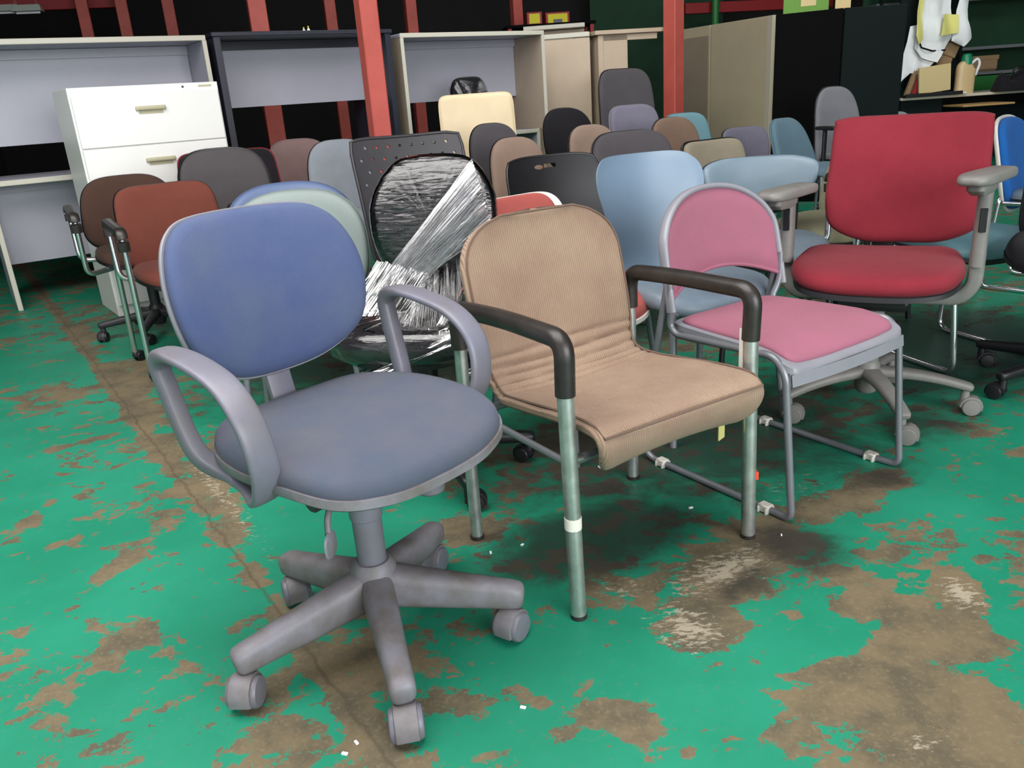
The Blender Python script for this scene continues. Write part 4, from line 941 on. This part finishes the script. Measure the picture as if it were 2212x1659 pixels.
# ------------------------------------------------------------------ setting
def structure(name, mb, m): return tag(mb.build(name, m, None, smooth=False), kind='structure')
def floor_mat():
    m = bpy.data.materials.new('worn_green_floor_paint'); m.use_nodes = True; nt = m.node_tree; N = nt.nodes; L = nt.links; bs = N['Principled BSDF']
    geo = N.new('ShaderNodeNewGeometry'); pos = geo.outputs['Position']
    def noise(scale, detail=6, rough=.6, dist=0, vec=None, off=0):
        n = N.new('ShaderNodeTexNoise'); n.inputs['Scale'].default_value = scale; n.inputs['Detail'].default_value = detail; n.inputs['Roughness'].default_value = rough; n.inputs['Distortion'].default_value = dist
        v = vec or pos
        if off:
            ad = N.new('ShaderNodeVectorMath'); ad.operation = 'ADD'; ad.inputs[1].default_value = (off, off*1.7, 0); L.new(v, ad.inputs[0]); v = ad.outputs[0]
        L.new(v, n.inputs['Vector']); return n.outputs['Fac']
    def math_(op, a_, b_=None, c_=None, clamp=False):
        n = N.new('ShaderNodeMath'); n.operation = op; n.use_clamp = clamp
        for i, x in enumerate((a_, b_, c_)):
            if x is None: continue
            if isinstance(x, (int, float)): n.inputs[i].default_value = x
            else: L.new(x, n.inputs[i])
        return n.outputs[0]
    def ramp(x, lo, hi):
        n = N.new('ShaderNodeMapRange'); n.interpolation_type = 'SMOOTHSTEP'; n.inputs['From Min'].default_value = lo; n.inputs['From Max'].default_value = hi; L.new(x, n.inputs['Value']); return n.outputs['Result']
    def mix(f, a_, b_):
        n = N.new('ShaderNodeMix'); n.data_type = 'RGBA'
        if isinstance(f, (int, float)): n.inputs['Factor'].default_value = f
        else: L.new(f, n.inputs['Factor'])
        for s_, x in (('A', a_), ('B', b_)):
            sk = [i for i in n.inputs if i.name == s_ and i.type == 'RGBA'][0]
            if isinstance(x, tuple): sk.default_value = (*lin(x), 1)
            else: L.new(x, sk)
        return [o for o in n.outputs if o.type == 'RGBA'][0]
    def blob(cx, cy, rx, ry, rot=0):
        sub = N.new('ShaderNodeVectorMath'); sub.operation = 'SUBTRACT'; sub.inputs[1].default_value = (cx, cy, 0); L.new(pos, sub.inputs[0])
        rt = N.new('ShaderNodeVectorRotate'); rt.rotation_type = 'Z_AXIS'; rt.inputs['Angle'].default_value = -rot; L.new(sub.outputs[0], rt.inputs['Vector'])
        sc_ = N.new('ShaderNodeVectorMath'); sc_.operation = 'MULTIPLY'; sc_.inputs[1].default_value = (1/rx, 1/ry, 0); L.new(rt.outputs[0], sc_.inputs[0])
        ln = N.new('ShaderNodeVectorMath'); ln.operation = 'LENGTH'; L.new(sc_.outputs[0], ln.inputs[0])
        return math_('SUBTRACT', 1, ln.outputs['Value'], clamp=True)
    # stretched coordinates: wear runs with the traffic direction
    mp = N.new('ShaderNodeMapping'); mp.inputs['Rotation'].default_value = (0, 0, R(-30)); mp.inputs['Scale'].default_value = (1, 1.3, 1); L.new(pos, mp.inputs['Vector'])
    st = mp.outputs['Vector']
    big = noise(1.1, 3, .5, .3, st, 3.1); med = noise(7.0, 7, .70, .25, st, 1.3); fine = noise(26, 5, .7, 0, None, 2.2)
    # distance to the floor joint
    j0, j1 = (-1.11, 2.39), (-.26, 1.10); dx, dy = j1[0]-j0[0], j1[1]-j0[1]; ll = math.hypot(dx, dy)
    sx = N.new('ShaderNodeSeparateXYZ'); L.new(pos, sx.inputs[0])
    dist = math_('ADD', math_('MULTIPLY', sx.outputs[0], dy/ll), math_('MULTIPLY', sx.outputs[1], -dx/ll))
    dist = math_('SUBTRACT', dist, (j0[0]*dy-j0[1]*dx)/ll)
    dist = math_('ADD', dist, math_('MULTIPLY', math_('SUBTRACT', noise(9, 4), .5), .05))
    dabs = math_('ABSOLUTE', dist)
    # wear field
    wv = math_('ADD', math_('MULTIPLY', big, .45), math_('MULTIPLY', med, .72))
    wv = math_('ADD', wv, math_('MULTIPLY', fine, .22))
    for cx, cy, rx, ry, rot, k in WEAR:
        wv = math_('ADD', wv, math_('MULTIPLY', blob(cx, cy, rx, ry, R(rot)), k))
    wv = math_('ADD', wv, math_('MULTIPLY', math_('SUBTRACT', 1, ramp(dabs, 0.0, .05)), .13))
    worn = ramp(wv, WT, WT+.018)
    sp = ramp(math_('ADD', noise(9.5, 5, .62, .25, st, 11), math_('MULTIPLY', big, .10)), .665, .68)
    worn = math_('MAXIMUM', worn, sp)
    sp2 = ramp(noise(22, 4, .6, .2, None, 13), .675, .69)
    worn = math_('MAXIMUM', worn, sp2)
    green = mix(ramp(noise(2.2, 5, .6, 0, None, 7), .35, .7), (24, 128, 98), (34, 140, 110))
    green = mix(math_('MULTIPLY', ramp(noise(60, 4, .7, 0, None, 5), .55, .75), .35), green, (96, 130, 104))
    brown = mix(ramp(noise(7, 6, .65, 0, None, 9), .38, .66), (116, 104, 80), (88, 82, 66))
    brown = mix(math_('MULTIPLY', ramp(noise(90, 4, .7, 0, None, 4), .5, .7), .45), brown, (140, 124, 98))
    col = mix(worn, green, brown)
    # chipped light concrete streaks
    mp2 = N.new('ShaderNodeMapping'); mp2.inputs['Rotation'].default_value = (0, 0, R(-38)); mp2.inputs['Scale'].default_value = (1, 2.6, 1); L.new(pos, mp2.inputs['Vector'])
    chip = noise(34, 7, .75, .4, mp2.outputs['Vector'], 6)
    cz = None
    for cx, cy, rx, ry, rot, k in CHIPS:
        q_ = math_('MULTIPLY', blob(cx, cy, rx, ry, R(rot)), k); cz = q_ if cz is None else math_('MAXIMUM', cz, q_)
    chips = ramp(math_('ADD', chip, math_('MULTIPLY', cz, .25)), .64, .72)
    chips = math_('MULTIPLY', chips, ramp(cz, .02, .2))
    col = mix(math_('MULTIPLY', chips, .75), col, (176, 166, 146))
    # black grime between the chairs, plus their shade painted into the floor colour
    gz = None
    for cx, cy, rx, ry, rot, k in GRIME_SHADE:
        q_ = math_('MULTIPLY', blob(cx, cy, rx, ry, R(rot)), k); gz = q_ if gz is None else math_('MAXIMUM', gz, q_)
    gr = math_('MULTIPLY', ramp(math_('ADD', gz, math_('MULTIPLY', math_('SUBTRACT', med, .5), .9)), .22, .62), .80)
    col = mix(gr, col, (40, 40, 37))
    # joint line
    jl = math_('SUBTRACT', 1, ramp(dabs, .002, .006))
    col = mix(math_('MULTIPLY', jl, .45), col, (74, 62, 48))
    L.new(col, bs.inputs['Base Color'])
    rg = math_('ADD', math_('MULTIPLY', worn, .22), .50); L.new(rg, bs.inputs['Roughness']); bs.inputs['Specular IOR Level'].default_value = .35
    hgt = noise(30, 3, .6)
    bp = N.new('ShaderNodeBump'); bp.inputs['Strength'].default_value = .3; bp.inputs['Distance'].default_value = .0015; L.new(hgt, bp.inputs['Height']); L.new(bp.outputs['Normal'], bs.inputs['Normal'])
    return m
WT = .738
def _seg(p0, p1, wd, k, ext=1.25):
    a0, a1 = at(*p0, 0), at(*p1, 0); c = (a0+a1)/2; v = a1-a0
    return (c.x, c.y, v.length/2*ext, wd, math.degrees(math.atan2(v.y, v.x)), k)
WEAR = [_seg((1730, 1100), (1420, 1330), .15, .30), _seg((1420, 1400), (1620, 1340), .10, .20), _seg((1780, 1240), (2180, 1420), .13, .28), _seg((2000, 1400), (1800, 1640), .20, .30), _seg((2200, 1500), (1950, 1640), .2, .25),
        _seg((1950, 1000), (1760, 1130), .10, .22), _seg((2050, 1230), (2110, 1340), .06, .25), _seg((1180, 1600), (1420, 1520), .07, .20), _seg((1330, 1640), (1440, 1560), .07, .22), _seg((1600, 1560), (1760, 1600), .08, .18), _seg((1250, 1340), (1420, 1250), .07, .14), _seg((1080, 1490), (1240, 1540), .05, .16),
        _seg((1600, 1420), (1880, 1340), .10, -.22), _seg((1500, 1600), (1560, 1659), .12, -.14), _seg((2120, 1540), (1990, 1560), .06, -.2), _seg((1900, 1120), (2200, 1080), .14, -.05), _seg((1100, 1420), (1300, 1440), .08, -.06),
        _seg((160, 700), (420, 1010), .09, .17), _seg((420, 1000), (640, 1330), .05, .12), _seg((0, 1000), (280, 930), .05, .20), _seg((130, 1330), (330, 1160), .05, .20), _seg((30, 1160), (90, 1090), .05, .15), _seg((270, 1330), (400, 1440), .05, .17), _seg((250, 760), (420, 860), .12, .12), _seg((430, 1030), (600, 1130), .10, .09),
        _seg((900, 1180), (1080, 1120), .16, .16), _seg((640, 1300), (950, 1480), .14, .07), _seg((60, 640), (420, 720), .5, .08), _seg((100, 1500), (500, 1600), .25, -.08), _seg((900, 1000), (1650, 950), .35, .10), _seg((20, 800), (150, 1400), .12, -.02)]
CHIPS = [_seg((1690, 1170), (1420, 1300), .10, 1), _seg((1420, 1300), (1560, 1420), .10, 1), _seg((2050, 1230), (2110, 1340), .06, 1), _seg((1950, 1560), (2050, 1659), .08, .6), (.22, 1.55, .12, .1, 0, .6), (.75, 1.95, .3, .2, 30, .4), (-.9, 2.2, .05, .7, 33, .7)]
GRIME_SHADE = [(1.75, 3.1, 1.1, .9, 20, 1), (1.5, 2.75, .5, .35, 20, .8), (0, 3.6, 2.2, .9, 25, 1), (.18, 1.78, .50, .28, 25, 1), (.66, 1.68, .22, .22, 0, .8), (.55, 2.4, 1.2, .8, 25, .9), (1.25, 2.35, .4, .3, 0, .7), (.50, 1.55, .3, .10, 40, .6), (-.9, 3.3, .6, .6, 0, .8), (1.0, 2.0, .3, .2, 20, .6)]  # ground-in dirt together with painted shade under and behind the chairs
XL, XR, YB, YF, HC = -7.5, 9.0, 13.0, -3.2, 3.6
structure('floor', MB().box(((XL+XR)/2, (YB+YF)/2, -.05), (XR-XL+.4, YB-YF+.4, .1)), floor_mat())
structure('ceiling', MB().box(((XL+XR)/2, (YB+YF)/2, HC+.05), (XR-XL+.4, YB-YF+.4, .1)), 'dark_wall')
structure('wall_back', MB().box(((XL+XR)/2, YB+.1, HC/2), (XR-XL+.4, .2, HC)), 'dark_wall')
structure('wall_left', MB().box((XL-.1, (YB+YF)/2, HC/2), (.2, YB-YF, HC)), 'dark_wall')
structure('wall_right', MB().box((XR+.1, (YB+YF)/2, HC/2), (.2, YB-YF, HC)), 'green_wall')
# green painted panel of the back wall
g0 = aty(1268, 60, 12.9); g1 = aty(1545, 60, 12.9)
structure('wall_panel_green', MB().box(((g0.x+g1.x)/2, 12.94, HC/2), (g1.x-g0.x, .08, HC)), 'green_wall') if False else None
t = MB().box((0, 0, HC/2), (g1.x-g0.x, .05, HC-.01)).build('green_partition', 'green_wall', None, smooth=False); t.location = ((g0.x+g1.x)/2, 12.5, .0)
tag(t, 'dark green partition wall panel behind the beige counter', 'partition')
q_ = aty(1545, 20, 11.5)
t = MB().cyl((0, 0, 0), (0, 0, HC-.01), .05).build('drain_pipe', 'green_paint', None); t.location = (q_.x, q_.y, 0); tag(t, 'thin green pipe rising behind the taupe cabinet', 'pipe')
# dark red steel beams far behind
for px, y_, z_, ln, lab in ((40, 10.7, 2.42, 2.4, 'horizontal dark red beam at the top left corner'), (1640, 11.8, 1.9, 2.2, 'dark red rail behind the putty cabinet')):
    q_ = aty(px, 12, y_); t = MB().box((0, 0, 0), (ln, .10, .13), ch=.005).build('steel_beam', 'dark_red', None, smooth=False); t.location = (q_.x, y_, q_.z); t.rotation_euler = (0, 0, R(14)); tag(t, lab, 'beam')
# two hanging lamps, unlit
for px, lab in ((12, 'white fluorescent lamp housing at the top left edge of the photo'), (60, 'white fluorescent lamp housing just right of the top left one')):
    q_ = aty(px, 21, 10.0)
    t = thing('ceiling_lamp', lab, 'lamp', (q_.x, q_.y, q_.z), R(15))
    h = MB(); h.add([(-.15, -.09, -.02), (.15, -.09, -.02), (.15, .09, -.02), (-.15, .09, -.02), (-.13, -.03, .05), (.13, -.03, .05), (.13, .03, .05), (-.13, .03, .05)], [(0, 1, 2, 3), (4, 5, 6, 7), (0, 1, 5, 4), (1, 2, 6, 5), (2, 3, 7, 6), (3, 0, 4, 7)])
    h.build('housing', 'lamp_white', t, smooth=False)
    MB().cyl((-.12, 0, -.03), (.12, 0, -.03), .012).build('tube', 'paper', t)
    for sx in (-.1, .1): MB().cyl((sx, 0, .05), (sx, 0, HC-q_.z), .003).build('suspension_rod', 'steel', t)
# tiny paint flakes on the floor
rnd = random.Random(5)
fl = MB()
for px, py in ((770, 1606), (745, 1630), (1130, 1530), (1688, 1157), (1295, 1010), (1492, 1098), (1128, 1178), (1060, 1195)):
    c = at(px, py, 0); r_ = rnd.uniform(.003, .006); an = rnd.uniform(0, 3)
    fl.box((c.x, c.y, .0022), (r_*2, r_, .003), rotz(an))
tag(fl.build('paint_flakes', 'paper', None, smooth=False), 'tiny pale flakes scattered on the green floor', 'debris', kind='stuff')
# ------------------------------------------------------------------ light: open door behind the camera, daylight
W = bpy.data.worlds.new('daylight'); SC.world = W; W.use_nodes = True
bg = W.node_tree.nodes['Background']; bg.inputs[0].default_value = (.93, .96, 1, 1); bg.inputs[1].default_value = 1.1
def area(name, loc, tgt, sx, sy, e, col):
    ld = bpy.data.lights.new(name, 'AREA'); ld.shape = 'RECTANGLE'; ld.size = sx; ld.size_y = sy; ld.energy = e; ld.color = col
    o = bpy.data.objects.new(name, ld); COL.objects.link(o); o.location = loc
    o.rotation_euler = (Vector(tgt)-Vector(loc)).to_track_quat('-Z', 'Y').to_euler(); return o
area('skylight_or_fill', (-1.0, 2.2, 3.5), (-.9, 3.0, 0), 4.0, 4.4, 380, (1, .975, .95))
area('doorway_daylight', (3.2, -3.0, 2.0), (-.5, 4, .8), 4.5, 2.8, 360, (.97, .98, 1))
area('skylight_or_fill', (.3, 5.6, 3.5), (2.3, 8.6, .8), 2.6, 1.6, 120, (.98, 1, .97))  # unseen overhead fill, added to brighten the putty cabinets
area('skylight_or_fill', (4.2, 7.0, 3.5), (4.2, 9.4, .6), 1.5, 1.2, 70, (.95, 1, .97))
SC.view_settings.view_transform = 'Standard'; SC.view_settings.look = 'None'; SC.view_settings.gamma = 1; SC.view_settings.exposure = 0
c_ = SC.cycles; c_.transparent_max_bounces = 10; c_.max_bounces = 5; c_.diffuse_bounces = 3; c_.glossy_bounces = 3; c_.transmission_bounces = 2; c_.caustics_reflective = False; c_.caustics_refractive = False
c_.use_adaptive_sampling = True; c_.adaptive_threshold = .06; c_.use_light_tree = False
